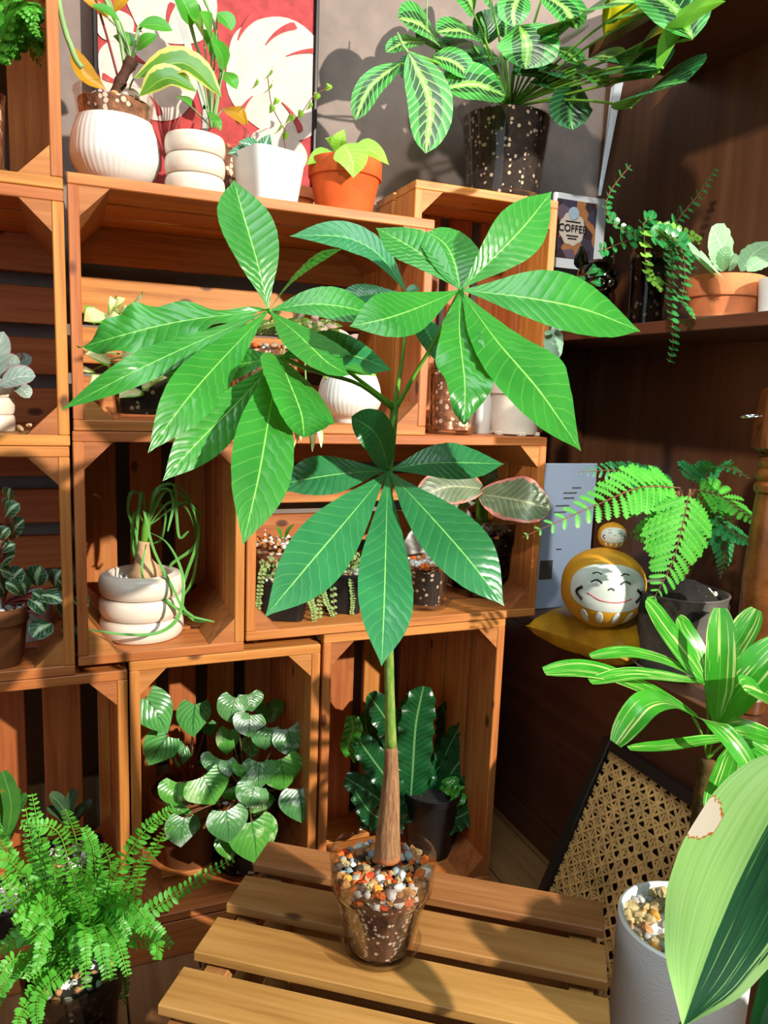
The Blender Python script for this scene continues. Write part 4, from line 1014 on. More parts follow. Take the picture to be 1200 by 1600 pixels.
# terracotta pot with pale leaves, white pot at the edge
c = pos(1129, 489, -.155, SH+.004); R = met(58, c); H = met(65, c)
saucer('white saucer under the pale-leaved terracotta pot', c-V(0, 0, .0035), R*.86, .008, M['white'])
tp = thing('potted_succulent', 'pale fuzzy-leaved succulent in a wide clay pot on the upper shelf', 'plant', c)
terracotta(tp, c, R, H, M['terra2'], .8, .48); obj('soil', *lathe(c+V(0, 0, H-.013), [(R*.88, 0), (R*.87, .003), (.002, .005)], 32)[:2], M['darksoil'], tp)
foliage(tp, c+V(0, 0, H-.006), [(1128, 424, 1112, 354, 40, .0), (1158, 424, 1206, 378, 32), (1112, 424, 1081, 394, 24), (1130, 424, 1138, 384, 22, -.03), (1168, 424, 1210, 402, 22, -.03), (1120, 426, 1098, 402, 18, -.03), (1140, 424, 1150, 396, 20)], -.155, 'fuzzy', 'oval', teeth=(14, .06), nv=20, nu=6, cup=.08)
c = pos(1216, 484, -.235, SH+.003); R = met(33, c); H = met(60, c)
o = vessel('white_pot', c, [(R*.8, 0), (R*.84, .001), (R, H)], M['white'], None, .003, .01); tag(o, 'small plain white pot at the right edge of the upper shelf', 'pot')
saucer('white saucer under the small white pot at the right edge', c-V(0, 0, .003), R*1.15, .005, M['white'])

# lower shelf -------------------------------------------------------
ZL = .4125
PYB = .165; p0, p1 = onY(846, 724, PYB), onY(932, 742, PYB)
br = thing('brochure', 'pale blue printed sheet leaning behind the round yellow doll', 'paper', ((p0[0]+p1[0])/2, PYB, ZL))
zt = p0[2]; bx0, bx1 = max(p0[0], .762), min(p1[0], XB-.004)
M['skyblue'] = plain('pale_blue_sheet', (192, 214, 244), .6, .3)
plank('sheet', V((bx0+bx1)/2, PYB, (ZL+zt)/2), V(0, 0, zt-ZL), V(bx1-bx0, 0, 0), V(0, .003, 0), M['skyblue'], br)
for i, (xx, zz, w) in enumerate([(900, 762, .02), (890, 770, .03), (888, 778, .024), (878, 790, .03), (874, 800, .026), (872, 858, .012)]):
    p = onY(xx, zz, PYB); plank('print_line', V(min(p[0], bx1-.02), PYB-.0018, p[2]), V(w, 0, 0), V(0, 0, .0022), V(0, .0006, 0), M['greypot'], br, .0001)
p = onY(852, 890, PYB); plank('print_photo', V(max(p[0], bx0+.018), PYB-.0018, p[2]), V(.028, 0, 0), V(0, 0, .036), V(0, .0006, 0), M['greypot'], br, .0001)
M['mustard'] = plain('mustard_satin', (176, 130, 26), .38, .5, .12, .3, 260)
cc = onZ(916, 985, .435); cc = V(.768, -.062, ZL+.031)
cu = obj('cushion', *pillow(cc, V(.030, -.087, -.002), V(.072, .022, .004), V(0, 0, .033), 20, 3.0, 0, .10), M['mustard']); tag(cu, 'small mustard satin cushion under the round doll', 'cushion')
dz = cc[2]+.0275; dc = onZ(938, 972, dz); dc[2] = dz
R = met(64, dc)
M['ochre'] = plain('ochre_paint', (206, 150, 40), .5, .4, .06); M['dollwhite'] = plain('pale_face_paint', (206, 214, 206), .55, .3, .04); M['pinkpaint'] = plain('pink_line', (214, 96, 110), .5, .3)
def doll_r(z, R): # squat egg
    k_ = z/(1.86*R); return R*max(0.02, (1-abs(2*k_-.92)**2.5*(1.08 if k_ < .46 else .86)))**.55 if 0 < k_ < 1 else .25*R
def doll(parent, base, R, yawd, big=True):
    """round doll: body, face oval and features lie on its own surface"""
    Hh = 1.86*R; zs_ = np.linspace(0.0, Hh, 34); Pf = [(doll_r(min(max(z, .012*R), Hh*.992), R) if 0 < z < Hh else (.42*R if z == 0 else .05*R), z) for z in zs_]
    body = obj('body', *lathe(base, Pf, 56)[:2], M['ochre'], parent)
    def sp_(a_, h_, off=0.0):
        z = h_*R; r = doll_r(z, R)+off; a2 = a_+yawd; return base+V(r*sin(a2), -r*cos(a2), z)
    def patch_(name, ca, ch, wa, wh, mat, par, off, n=30, rot=0, power=2.0, rings=6):
        v = [sp_(ca, ch, off+.0006)]; f = []
        for k_ in range(1, rings+1):
            for i in range(n):
                t_ = 2*pi*i/n; x_, y_ = np.sign(cos(t_))*abs(cos(t_))**(2/power), np.sign(sin(t_))*abs(sin(t_))**(2/power); x_, y_ = x_*wa, y_*wh
                v.append(sp_(ca+(x_*cos(rot)-y_*sin(rot))*k_/rings, ch+(x_*sin(rot)+y_*cos(rot))*k_/rings, off+(.0006 if k_ < rings else 0)))
        for i in range(n): f.append([0, 1+i, 1+(i+1) % n])
        for k_ in range(rings-1):
            for i in range(n): a_ = 1+k_*n; f.append([a_+i, a_+n+i, a_+n+(i+1) % n, a_+(i+1) % n])
        return obj(name, v, f, mat, par)
    def line_(name, pts, r, mat, par):
        P_ = spline([sp_(a_, h_, .001) for a_, h_ in pts], 14); return _mk(name, tube(P_, r, 6), mat, par)
    face = patch_('face', 0, 1.06, 1.02, .54, M['dollwhite'], parent, .0006, 40, 0, 2.6)
    w = R*.022
    for s_ in (-1, 1):
        line_('eye', [(s_*.34-.13, 1.20), (s_*.34, 1.26), (s_*.34+.13, 1.20)], w, M['black'], face)
        line_('eyebrow', [(s_*.36-.12, 1.38), (s_*.36, 1.42), (s_*.36+.12, 1.39)], w*.8, M['black'], face)
        line_('cheek_mark', [(s_*.66, 1.06), (s_*.80, .92), (s_*.64, .76)], w*1.8, M['black'], face)
    line_('nose', [(-.07, 1.06), (0, 1.10), (.07, 1.06)], w*.8, M['black'], face)
    line_('mouth', [(-.52, .94), (-.2, .80), (.2, .78), (.5, .86)], w*.8, M['pinkpaint'], face)
    for a_ in (-.62, -.22, .22, .62): patch_('white_stroke', a_, .34, .10, .18, M['dollwhite'], parent, .0006, 20)
yw = -.50
dl = thing('round_doll', 'large round yellow wishing doll with a smiling white face on the cushion', 'figurine', dc); doll(dl, dc, R, yw)
d2 = dc+V(met(12, dc), .004, R*1.86-.002); ds = thing('small_round_doll', 'tiny round yellow doll standing on the head of the large doll', 'figurine', d2); doll(ds, d2, met(22, d2), yw)

# stone pot with the lacy fern
c = V(.826, -.185, ZL+.004); c = onZ(1076, 1040, ZL+.004); c[0] = min(c[0], .818); R = met(80, c); H = onY(1078, 922, c[1])[2]-c[2]
R = min(R, .066)
saucer('pale saucer under the grey stone fern pot', c-V(0, 0, .0035), R*.95, .012, M['offwhite'])
fp = thing('lacy_fern', 'lacy fern with arching fronds in a grey stone pot on the lower shelf', 'plant', c)
vessel('stone_pot', c, [(R*.72, 0), (R*.76, .001), (R*.97, H*.97), (R, H)], M['greypot'], fp, .006, .014); rr = random.Random(2)
obj('soil', *lathe(c+V(0, 0, H-.03), [(R*.85, 0), (R*.86, .016), (R*.7, .026), (R*.4, .042), (.003, .048)], 30, lambda a, r, z: r*(1+.12*sin(5*a+z*300)+.1*rr.random()))[:2], M['peat'], fp)
gravel(fp, c+V(R*.55, -R*.1, 0), R*.3, H-.004, 14, .006, ['pw', 'pt', 'pc'], rs, False)
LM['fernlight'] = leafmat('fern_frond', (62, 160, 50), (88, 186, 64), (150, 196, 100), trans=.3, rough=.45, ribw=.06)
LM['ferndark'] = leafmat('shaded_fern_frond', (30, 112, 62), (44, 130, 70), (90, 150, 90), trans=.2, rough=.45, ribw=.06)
def frond(parent, pts, Y, half, n, mat, rnd, lob=9, w_ratio=.24, ang=55, name='frond', tip_r=.10, stemmat='brownstem', N=None, shape_pow=.8, droop=.12, lobed=True, start=.04, pts3=None, rs_=.0011, wild=0.0):
    """feather frond: a midrib and pairs of pinnae with lobed edges, all one frond"""
    P = spline(pts3 if pts3 is not None else [onYX(p[0], p[1], Y+(p[2] if len(p) > 2 else 0)) for p in pts], 40); k_ = met(1, P[20]); N = nrm(V(0, -.75, .75) if N is None else N)
    plen = np.linalg.norm(np.diff(P, axis=0), axis=1).sum(); mb_ = MB(); mb_.add(tube(P, [rs_, rs_*.8, rs_*.4], 5), 0)
    for i in range(n):
        s_ = start+(1-start)*(i+.5)/n; q = s_*39; j = min(int(q), 38); p = P[j]+(P[j+1]-P[j])*(q-j); T = nrm(P[j+1]-P[max(0, j-1)])
        S_ = nrm(np.cross(T, N)); U_ = np.cross(S_, T)
        L_ = half*k_*(max(.05, 1-s_)**shape_pow)*(min(1, (s_+.12)*3.5))*rnd.uniform(.9, 1.08)+tip_r*half*k_*.3
        for sg in (-1, 1):
            a_ = radians(ang)*rnd.uniform(.92, 1.08); d = nrm(T*cos(a_)+S_*sg*sin(a_))
            d = nrm(d+U_*wild*rnd.uniform(-1, 1)); U2 = nrm(U_+wild*V(rnd.uniform(-1, 1), rnd.uniform(-1, 1), rnd.uniform(-1, 1))); e = p+d*L_-U_*droop*L_-V(0, 0, .05*L_); m_ = p+d*L_*.55+U_*.02*L_
            nv_ = lob*4 if lobed else 4; wd = min(L_*w_ratio, 1.1*plen/n) if lobed else L_*w_ratio
            mb_.add(leaf([p, m_, e], wd, U2, 'strap' if lobed else 'oval', nv_, 2, fold=.12, teeth=(lob, .38) if lobed else (0, 0), ripple=(0, 0)), 1)
    return mb_.build(name, None, parent, mats=[M[stemmat], M[mat]])
rf = random.Random(9); cr = c+V(0, 0, H+.015)
XMAX[0] = .80
def ff(pts, Y, half, n, m, **kw):
    kw.setdefault('w_ratio', .32); kw.setdefault('lob', 7); kw.setdefault('shape_pow', .9)
    o = frond(fp, pts, Y, half, n, m, rf, **kw)
    b = onYX(pts[0][0], pts[0][1], Y); _mk('stipe', tube(bez([cr, (cr+b)/2+V(0, .0, .02), b], 10), .0016, 6), M['brownstem'], fp)
Yf = c[1]
ff([(1078, 765), (1066, 820), (1050, 880), (1020, 938)], Yf-.10, 92, 15, 'fernlight', ang=62, w_ratio=.24, N=V(0, -1, .4))
ff([(1062, 762, -.02), (1000, 762, -.05), (930, 790, -.09), (815, 840, -.10)], Yf-.03, 70, 18, 'fernlight', w_ratio=.36, N=V(.1, -.8, .7))
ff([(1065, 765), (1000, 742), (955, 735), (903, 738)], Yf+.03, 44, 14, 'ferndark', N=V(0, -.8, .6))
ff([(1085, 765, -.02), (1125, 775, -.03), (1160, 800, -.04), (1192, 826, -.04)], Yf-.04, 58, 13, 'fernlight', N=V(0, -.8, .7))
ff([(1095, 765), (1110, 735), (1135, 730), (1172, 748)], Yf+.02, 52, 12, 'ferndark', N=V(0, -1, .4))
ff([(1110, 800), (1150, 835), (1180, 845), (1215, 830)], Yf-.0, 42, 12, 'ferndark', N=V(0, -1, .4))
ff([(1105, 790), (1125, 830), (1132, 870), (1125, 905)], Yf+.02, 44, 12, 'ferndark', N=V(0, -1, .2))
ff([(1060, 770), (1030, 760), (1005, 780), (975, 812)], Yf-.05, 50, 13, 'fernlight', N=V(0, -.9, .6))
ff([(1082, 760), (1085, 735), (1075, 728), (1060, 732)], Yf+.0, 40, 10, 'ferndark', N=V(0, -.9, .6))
ff([(1060, 768), (1045, 800), (1010, 830), (985, 836)], Yf-.06, 46, 12, 'fernlight', N=V(0, -1, .4))
ff([(1085, 765), (1105, 800), (1115, 815), (1150, 810)], Yf-.06, 50, 12, 'fernlight', N=V(0, -1, .5))
XMAX[0] = 9
# turned post
PYQ = -.31; c = V(.806, PYQ, ZL)
tpst = thing('turned_post', 'turned wooden post with ringed neck at the right edge of the lower shelf', 'post', c)
zz = lambda y: onY(1200, y, PYQ)[2]-ZL
Pp = [(.014, 0), (.022, .002), (.024, .02), (.017, .03), (.024, .045), (.024, .06), (.016, .07), (.021, .11), (.023, zz(900)), (.019, zz(800)), (.0175, zz(772)), (.021, zz(768)), (.0215, zz(758)), (.0175, zz(752)), (.021, zz(746)), (.021, zz(738)), (.0175, zz(732)), (.0205, zz(726)), (.020, zz(717)), (.017, zz(713)), (.019, zz(710))]
obj('shaft', *lathe(c, Pp, 36)[:2], M['turned'], tpst)
def sq2(a, r, z): return r*(abs(cos(a+.5))**6+abs(sin(a+.5))**6)**(-1/6)
obj('block', *lathe(c, [(.015, zz(711)), (.026, zz(700)), (.0265, zz(690)), (.0235, zz(625)), (.021, zz(608)), (.012, zz(602))], 48, sq2)[:2], M['turned'], tpst)
rp = onY(1168, 650, PYQ); g_ = []
for i in range(25): a_ = 2*pi*i/24; g_.append(V(rp[0]+.012*cos(a_)+.006, rp[1]+.010*sin(a_), rp[2]+.0012*cos(a_)))
_mk('metal_ring', tube(g_, .0017, 8, False), M['steel'], tpst)
# ------------------------------------------------------------------ inside the crate with the shell
ZS = .4575+TH
SQT = lambda a, r, z: r*(abs(cos(a+.38))**7+abs(sin(a+.38))**7)**(-1/7)*.97
LM['sedum'] = leafmat('tiny_sedum_leaf', (120, 150, 84), (150, 176, 104), (170, 190, 120), trans=.2, rough=.6)
def sedum(label, px, py, Y, wpx, hpx, strands, seed):
    c = pos(px, py, Y, ZS); R = met(wpx/2, c); H = met(hpx, c); t_ = thing('potted_sedum', label, 'plant', c); r_ = random.Random(seed)
    vessel('pot', c, [(R*.8, 0), (R*.84, .001), (R*.98, H*.93), (R*1.04, H*.94), (R*1.04, H)], M['black'], t_, .003, .01, 56, SQT)
    gravel(t_, c, R*.86, H-.002, 40, .005, ['pw', 'pt', 'pc', 'pg'], r_, False)
    m_ = MB()
    for i in range(150):
        a_, q = r_.uniform(0, 6.28), R*.95*sqrt(r_.random()); p = c+V(q*cos(a_), q*sin(a_), H+r_.uniform(0, .022)); d = nrm(V(r_.uniform(-1, 1), r_.uniform(-1, .6), r_.uniform(.2, 1)))
        m_.add(leaf([p, p+d*.004, p+d*.008], .0045, V(0, -.7, .7), 'oval', 3, 2))
    o_ = m_.build('foliage', M['sedum'], t_); o_['kind'] = 'stuff'
    for L in strands: strand(t_, L, Y-R, len(L)*5, 6, 'sedum', r_)
    return t_
sedum('little sedum spilling from a black square pot at the left of the shell crate', 443, 965, .062, 78, 62, [[(410, 890), (405, 930), (402, 960), (398, 1005)], [(475, 920), (487, 945), (492, 975), (505, 1010)]], 1)
sedum('little sedum in a black square pot beside the hanging leaf tip in the shell crate', 535, 958, .072, 66, 62, [[(500, 910), (510, 940), (520, 965)], [(548, 905), (551, 935), (549, 960)], [(505, 920), (498, 960), (502, 1000), (512, 1050)], [(520, 920), (525, 985), (530, 1010)]], 2)
c = pos(428, 950, .17, ZS); R = met(48, c); H = met(100, c)
tp = thing('pebble_pot', 'clear pot topped with tan pebbles behind the black sedum pots', 'pot', c)
clear_pot(tp, c, R, R*.8, H, M['bark'], fill=.75, collar=.3); gravel(tp, c, R*.88, H*.86, 50, .006, ['pt', 'pc', 'po', 'pw'], rs, False, wall=(40, .02))
foliage(tp, c+V(0, 0, H*.9), [(445, 842, 460, 818, 6), (440, 842, 430, 822, 6)], .16, 'grass', 'lance')
c = pos(663, 965, .055, ZS+.0035); R = met(37, c); H = met(72, c)
saucer('clear saucer under the pebble pot in front of the white shell', c-V(0, 0, .0035), met(40, c), .012)
tp = thing('pebble_pot', 'small clear pot of white and tan pebbles in front of the white shell', 'pot', c)
clear_pot(tp, c, R, R*.76, H, M['darksoil'], fill=.82, collar=0, ribs=20); gravel(tp, c, R*.9, H*.92, 60, .0062, ['pw', 'pw', 'pg', 'pt', 'po'], rs, True, wall=(14, .012))
# white shell
sc0 = pos(668, 905, .115, ZS); shl = thing('shell', 'white ribbed scallop shell standing behind the pebble pot', 'shell', sc0)
def fan(name, ctr, L_, W_, tilt, seed):
    v = []; f = []; n, m_ = 44, 10
    for i in range(m_+1):
        for j in range(n+1):
            a_ = -1.05+2.1*j/n; r = L_*(i/m_)*(1-.10*(a_/1.05)**2); bl = .30*L_*sin(pi*.5*i/m_)*(1-.5*(a_)**2)
            w_ = .012*L_*cos(a_*26)*(i/m_); x_, z_ = r*sin(a_)*W_, r*cos(a_)
            x2, z2 = x_*cos(tilt)-z_*sin(tilt), x_*sin(tilt)+z_*cos(tilt); v.append(ctr+V(x2, -bl-w_, z2))
    k2 = len(v); v += [p+V(0, .003, 0) for p in v]
    for i in range(m_):
        for j in range(n): q = i*(n+1)+j; f.append([q, q+n+1, q+n+2, q+1]); f.append([k2+q, k2+q+1, k2+q+n+2, k2+q+n+1])
    return obj(name, v, f, M['white'], shl)
b_ = onY(668, 880, .115); fan('valve', onY(672, 862, .115), met(56, b_), 1.0, .55, 1); fan('valve', onY(690, 848, .13), met(66, b_), .9, -.25, 2)
obj('foot', *lathe(sc0, [(.02, 0), (.021, .002), (.012, .02), (.012, onY(672, 862, .115)[2]-ZS)], 20)[:2], M['white'], shl)
# big-leaved pink plant at the right
c = pos(752, 945, .115, ZS+.0035); R = met(60, c); H = met(112, c)
saucer('wide clear saucer under the big pink-edged plant pot', c-V(0, 0, .0035), met(58, c), .014)
tp = thing('pink_edged_plant', 'big-leaved plant with pink-edged striped leaves in a clear pot', 'plant', c)
clear_pot(tp, c, R, R*.78, H, M['darksoil'], fill=.80, collar=.3, mat=M['cleardim']); gravel(tp, c, R*.9, H*.9, 60, .0066, ['pw', 'pc', 'pt', 'pg'], rs, True, wall=(16, .014))
LM['calathea'] = leafmat('pink_edged_striped_leaf', (92, 112, 84), (118, 132, 100), (160, 168, 128), veins=11, vstr=.45, slant=.9, edge=(214, 130, 120), edge_w=.16, trans=.2, rough=.4, ribw=.05, vw=.2, back=(150, 120, 100))
foliage(tp, c+V(0, 0, H*.9), [(756, 764, 650, 778, 60, -.04), (745, 778, 690, 795, 40, .0), (735, 775, 705, 800, 36, .02), (752, 758, 790, 735, 20, .03)], .10, 'calathea', 'oval', pet='greenstem', pr=.0035, nv=18, nu=8, quilt=(9, .0012), ripple=(2, .004), N=V(.1, -1, .35))

px_leaf(tp, [(748, 772), (790, 778), (825, 785), (860, 795)], 74, (.06, .01, -.03, -.04), M['calathea'], N=V(-.15, -1, .3), shape='oval', nv=18, nu=8, quilt=(9, .0012), ripple=(2, .003))
_mk('petiole', tube(bez([c+V(0, 0, H*.9), onY(742, 830, .10), onY(748, 772, .06)], 8), .0035, 8), M['greenstem'], tp)
# ------------------------------------------------------------------ ponytail palm
c = pos(222, 985, .075, .4442+TH); R = met(63, c); H = met(98, c)
tp = thing('ponytail_palm', 'ponytail palm with curling ribbon leaves in a cream ringed pot', 'plant', c)
obj('ringed_pot', *lathe(c, inner(ring_prof(R, H, 3, .8, .8), .007, H*.86), 56)[:2], M['cream'], tp); gravel(tp, c, R*.84, H*.88, 40, .0066, ['pw', 'pw', 'pw', 'pg'], rs, True, hole=.02)
M['caudex'] = plain('tan_bulb_bark', (190, 150, 112), .75, .2, .14, .4, 160)
_mk('bulb', tube(spline([onY(x, y, .075) for x, y in ((227, 905), (227, 892), (224, 875), (224, 855), (225, 846))], 20), [met(x, c) for x in (26, 24, 13, 9.5, 9)], 20), M['caudex'], tp)
LM['ribbon'] = leafmat('ribbon_leaf', (84, 152, 66), (104, 172, 80), (130, 190, 100), trans=.25, rough=.4)
_mk('shoot', tube(spline([onY(x, y, .075) for x, y in ((225, 848), (228, 825), (232, 800))], 10), [met(5, c), met(7, c), met(4, c)], 10), M['greenstem'], tp)
RB = [[(228, 830), (222, 780), (205, 770), (200, 800), (215, 850), (212, 880)], [(230, 825), (240, 770), (270, 758), (275, 800), (280, 840), (295, 830)], [(231, 825), (250, 765), (285, 765), (310, 830), (290, 900), (282, 935), (300, 968), (332, 972)],
      [(230, 826), (245, 790), (258, 800), (252, 840), (240, 850)], [(230, 828), (222, 770), (216, 800), (212, 850), (210, 870)], [(230, 822), (225, 800), (240, 860), (270, 920), (285, 950), (305, 965)], [(232, 822), (265, 785), (295, 800), (305, 850), (270, 880), (265, 890)],
      [(232, 822), (290, 785), (308, 830), (302, 900), (288, 930)], [(228, 850), (222, 900), (250, 930), (290, 960), (335, 972)], [(230, 830), (262, 850), (285, 900), (280, 960), (250, 988), (200, 992), (138, 984)], [(290, 915), (265, 935), (230, 965), (214, 985)],
      [(231, 822), (258, 768), (292, 780), (300, 790), (316, 808)], [(232, 822), (240, 775), (262, 765), (270, 790), (262, 830)], [(230, 826), (212, 800), (206, 840), (215, 880), (262, 900)]]
for i, L in enumerate(RB):
    yy = [.075-.02*sin(i*1.7)-(.012 if i in (9, 10, 8, 5) else 0)-.04*min(1, j/len(L)) if i in (8, 9, 10, 5) else .075-.03*sin(i*1.7)*j/len(L) for j in range(len(L))]
    if i == 9: yy = [.075, .04, .0, -.01, -.012, -.012, -.008]
    P = spline([onY(p[0], p[1], y) for p, y in zip(L, yy)], 30); g_ = leaf(list(P[::1]), met(5.5, c), V(.4, -.6, .7), 'strap', 29, 2, fold=.3); _mk('leaf', g_, M['ribbon'], tp)

# ------------------------------------------------------------------ left edge
c = pos(-6, 676, .06, .7242+TH); R = met(28, c); H = met(80, c)
tp = thing('silver_plant', 'silver-leaved plant in a pale ringed pot at the left edge', 'plant', c)
obj('ringed_pot', *lathe(c, inner(ring_prof(R, H, 3, .8, .8), .005, H*.86), 48)[:2], M['cream'], tp)
LM['silver'] = leafmat('silver_leaf', (118, 140, 124), (160, 176, 164), (196, 200, 196), veins=6, vstr=.35, slant=1.2, edge=(170, 120, 130), edge_w=.10, trans=.1, rough=.4)
foliage(tp, c+V(0, 0, H*.9), [(-2, 590, 6, 518, 40), (-5, 580, 32, 565, 26), (0, 602, 56, 588, 32, -.03), (22, 602, 46, 622, 22), (20, 580, 50, 558, 24, .02), (-10, 600, -35, 560, 34)], .06, 'silver', 'oval', pet='greenstem', quilt=(5, .0015), nv=14)
stem(tp, [(20, 575), (30, 560), (34, 548)], .07, .0012, 'brownstem')
tw = pos(50, 680, .01, .7242+TH); d_ = thing('dried_flower', 'small dried flower lying on the crate floor by the ringed pot', 'dried flower', tw)
for i in range(7):
    a_ = i*.9; p = tw+V(.010*cos(a_), .006*sin(a_), .004+.002*(i % 3)); _mk('petal', leaf([p, p+V(.004*cos(a_), .003*sin(a_), .003), p+V(.008*cos(a_), .005*sin(a_), .0045)], .007, V(0, -.5, .8), 'oval', 5, 4), M['caudex'], d_)
_mk('stalk', tube([tw+V(-.014, 0, .002), tw+V(0, .002, .003), tw+V(.012, .004, .002)], .0011, 6), M['brownstem'], d_)

c = pos(2, 1046, .035, .4335+TH); R = met(43, c); H = met(92, c)
tp = thing('striped_leaf_plant', 'bushy plant with cream-striped dark leaves in a brown clay pot', 'plant', c)
vessel('clay_pot', c, [(R*.72, 0), (R*.75, .001), (R*.93, H*.74), (R*.985, H*.75), (R, H)], M['brownpot'], tp, .005, .008); gravel(tp, c, R*.88, H-.004, 36, .0068, ['pw', 'pw', 'pg', 'pw'], rs, True)
LM['stripy'] = leafmat('cream_striped_dark_leaf', (28, 72, 44), (44, 92, 54), (190, 206, 170), veins=5, vstr=.25, slant=1.4, trans=.12, rough=.35, ribw=.10, central=((150, 186, 130), .22), edge=(150, 170, 120), edge_w=.07)
Ls = [(14, 782, 16, 762, 20), (12, 800, 18, 780, 22), (8, 808, 30, 786, 24), (18, 838, 38, 812, 26), (0, 842, 14, 824, 20), (-4, 870, 12, 848, 18), (0, 884, 24, 868, 20), (58, 916, 64, 884, 34), (86, 918, 96, 890, 26), (106, 920, 116, 898, 24), (14, 918, 36, 888, 30), (60, 930, 98, 940, 26), (92, 940, 112, 962, 28), (116, 932, 138, 948, 22), (82, 974, 50, 996, 34), (100, 970, 126, 996, 34), (46, 936, 70, 956, 26), (30, 925, 8, 910, 22), (70, 945, 50, 925, 22), (8, 930, -12, 905, 26), (40, 930, 30, 905, 24), (100, 925, 90, 905, 18), (20, 900, 0, 890, 22), (5, 860, 24, 850, 18)]
foliage(tp, c+V(.005, 0, H), Ls, .025, 'stripy', 'oval', pet='redstem', pr=.0013, jit=.02, nv=10, cup=.05)
c = pos(54, 1000, .13, .4335+TH); R = met(30, c); H = met(70, c)
o = vessel('grey_pot', c, [(R*.75, 0), (R*.78, .001), (R, H)], M['bluewhite'], None, .004, .01); tag(o, 'small grey pot in the shade behind the brown clay pot', 'pot')

ZA = .0565+TH
LM['brom'] = leafmat('strappy_green_leaf', (48, 104, 40), (72, 130, 48), (120, 160, 80), trans=.2, rough=.35, patch=((170, 90, 40), 40), patch_thr=.64)
LM['bromdark'] = leafmat('grey_green_rosette_leaf', (44, 74, 48), (66, 96, 62), (110, 140, 100), trans=.1, rough=.4)
for lab, px, py, Yq, L, m_ in (('small rosette plant in a black pebble tray at the left edge of the lowest crate', 12, 1345, .05, [(10, 1310, 4, 1205, 26), (14, 1310, 30, 1232, 18), (16, 1312, 42, 1240, 18), (8, 1312, -20, 1230, 22), (6, 1312, -12, 1270, 16)], 'brom'),
                               ('small grey-green rosette in a black pebble tray at the back of the lowest crate', 112, 1318, .12, [(108, 1288, 78, 1240, 20), (110, 1288, 118, 1232, 18), (114, 1290, 144, 1252, 16), (106, 1290, 74, 1262, 14), (110, 1290, 98, 1250, 16), (112, 1290, 130, 1262, 14)], 'bromdark')):
    c = pos(px, py, Yq, ZA); R = met(44, c); H = met(48, c); tp = thing('rosette_plant', lab, 'plant', c)
    vessel('tray', c, [(R*.86, 0), (R*.9, .001), (R*1.0, H*.92), (R*1.06, H*.93), (R*1.06, H)], M['black'], tp, .003, .012, 56, lambda a, r, z: r*(abs(cos(a))**7+abs(sin(a))**7)**(-1/7))
    gravel(tp, c, R*.92, H-.003, 36, .0072, ['pw', 'pw', 'pg', 'pt'], rs, True)
    foliage(tp, c+V(0, 0, H), L, Yq, m_, 'strap', nv=10, fold=.25, jit=.01)

# ------------------------------------------------------------------ peperomias
ZF = .0565+TH
LM['melon'] = leafmat('dark_striped_round_leaf', (66, 138, 66), (92, 164, 84), (40, 104, 50), veins=5, vstr=.55, slant=2.4, trans=.12, rough=.22, ribw=.05, vw=.3)
LM['pep'] = leafmat('silver_marbled_leaf', (74, 128, 72), (100, 150, 90), (44, 98, 52), veins=6, vstr=.4, slant=2.2, patch=((164, 188, 164), 34), patch_thr=.52, trans=.1, rough=.26, ribw=.03, vw=.25)
LM['pep2'] = leafmat('green_marbled_leaf', (72, 142, 54), (98, 164, 66), (50, 110, 50), veins=6, vstr=.35, slant=2.2, patch=((160, 194, 130), 34), patch_thr=.55, trans=.15, rough=.26, ribw=.03, vw=.25)
c = pos(296, 1322, .135, ZF); R = met(60, c); H = met(112, c)
tp = thing('round_leaf_peperomia', 'peperomia with big round dark-striped leaves in a brown pot', 'plant', c)
vessel('pot', c, [(R*.72, 0), (R*.75, .001), (R*.95, H*.78), (R, H*.8), (R, H)], M['brownpot'], tp, .005, .01); gravel(tp, c, R*.88, H-.006, 40, .006, ['pt', 'pc', 'pr', 'pd'], rs, False)
foliage(tp, c+V(0, 0, H-.004), [(228, 1090, 262, 1146, 60, -.08), (262, 1150, 232, 1196, 56, -.07), (305, 1100, 302, 1152, 54, -.04), (290, 1165, 278, 1200, 30), (325, 1130, 330, 1150, 24)], .135, 'melon', 'heart', pet='redstem', pr=.0018, nv=14, nu=8, lobe=.14, cup=.09, N=V(.1, -1, .55), bow=.03)
c = pos(383, 1352, .075, ZF+.0035); R = met(52, c); H = met(112, c)
saucer('brown clear saucer under the silver-leaved peperomia', c-V(0, 0, .0035), met(52, c), .016, M['cleardim'])
tp = thing('silver_peperomia', 'bushy peperomia with heart-shaped silver marbled leaves in a dark clear pot', 'plant', c)
clear_pot(tp, c, R, R*.75, H, M['darksoil'], fill=.86, collar=.25, mat=M['cleardim'], ribs=16); gravel(tp, c, R*.88, H*.9, 30, .006, ['pw', 'pt', 'po'], rs, False)
def hearts(L): return [(x0*.5+x1*.5-(lean*(x1-x0)*.28), y0+(y1-y0)*.20, x0*.5+x1*.5+lean*(x1-x0)*.34, y1, (x1-x0)*1.3, d, m_) for x0, x1, y0, y1, lean, d, m_ in L]
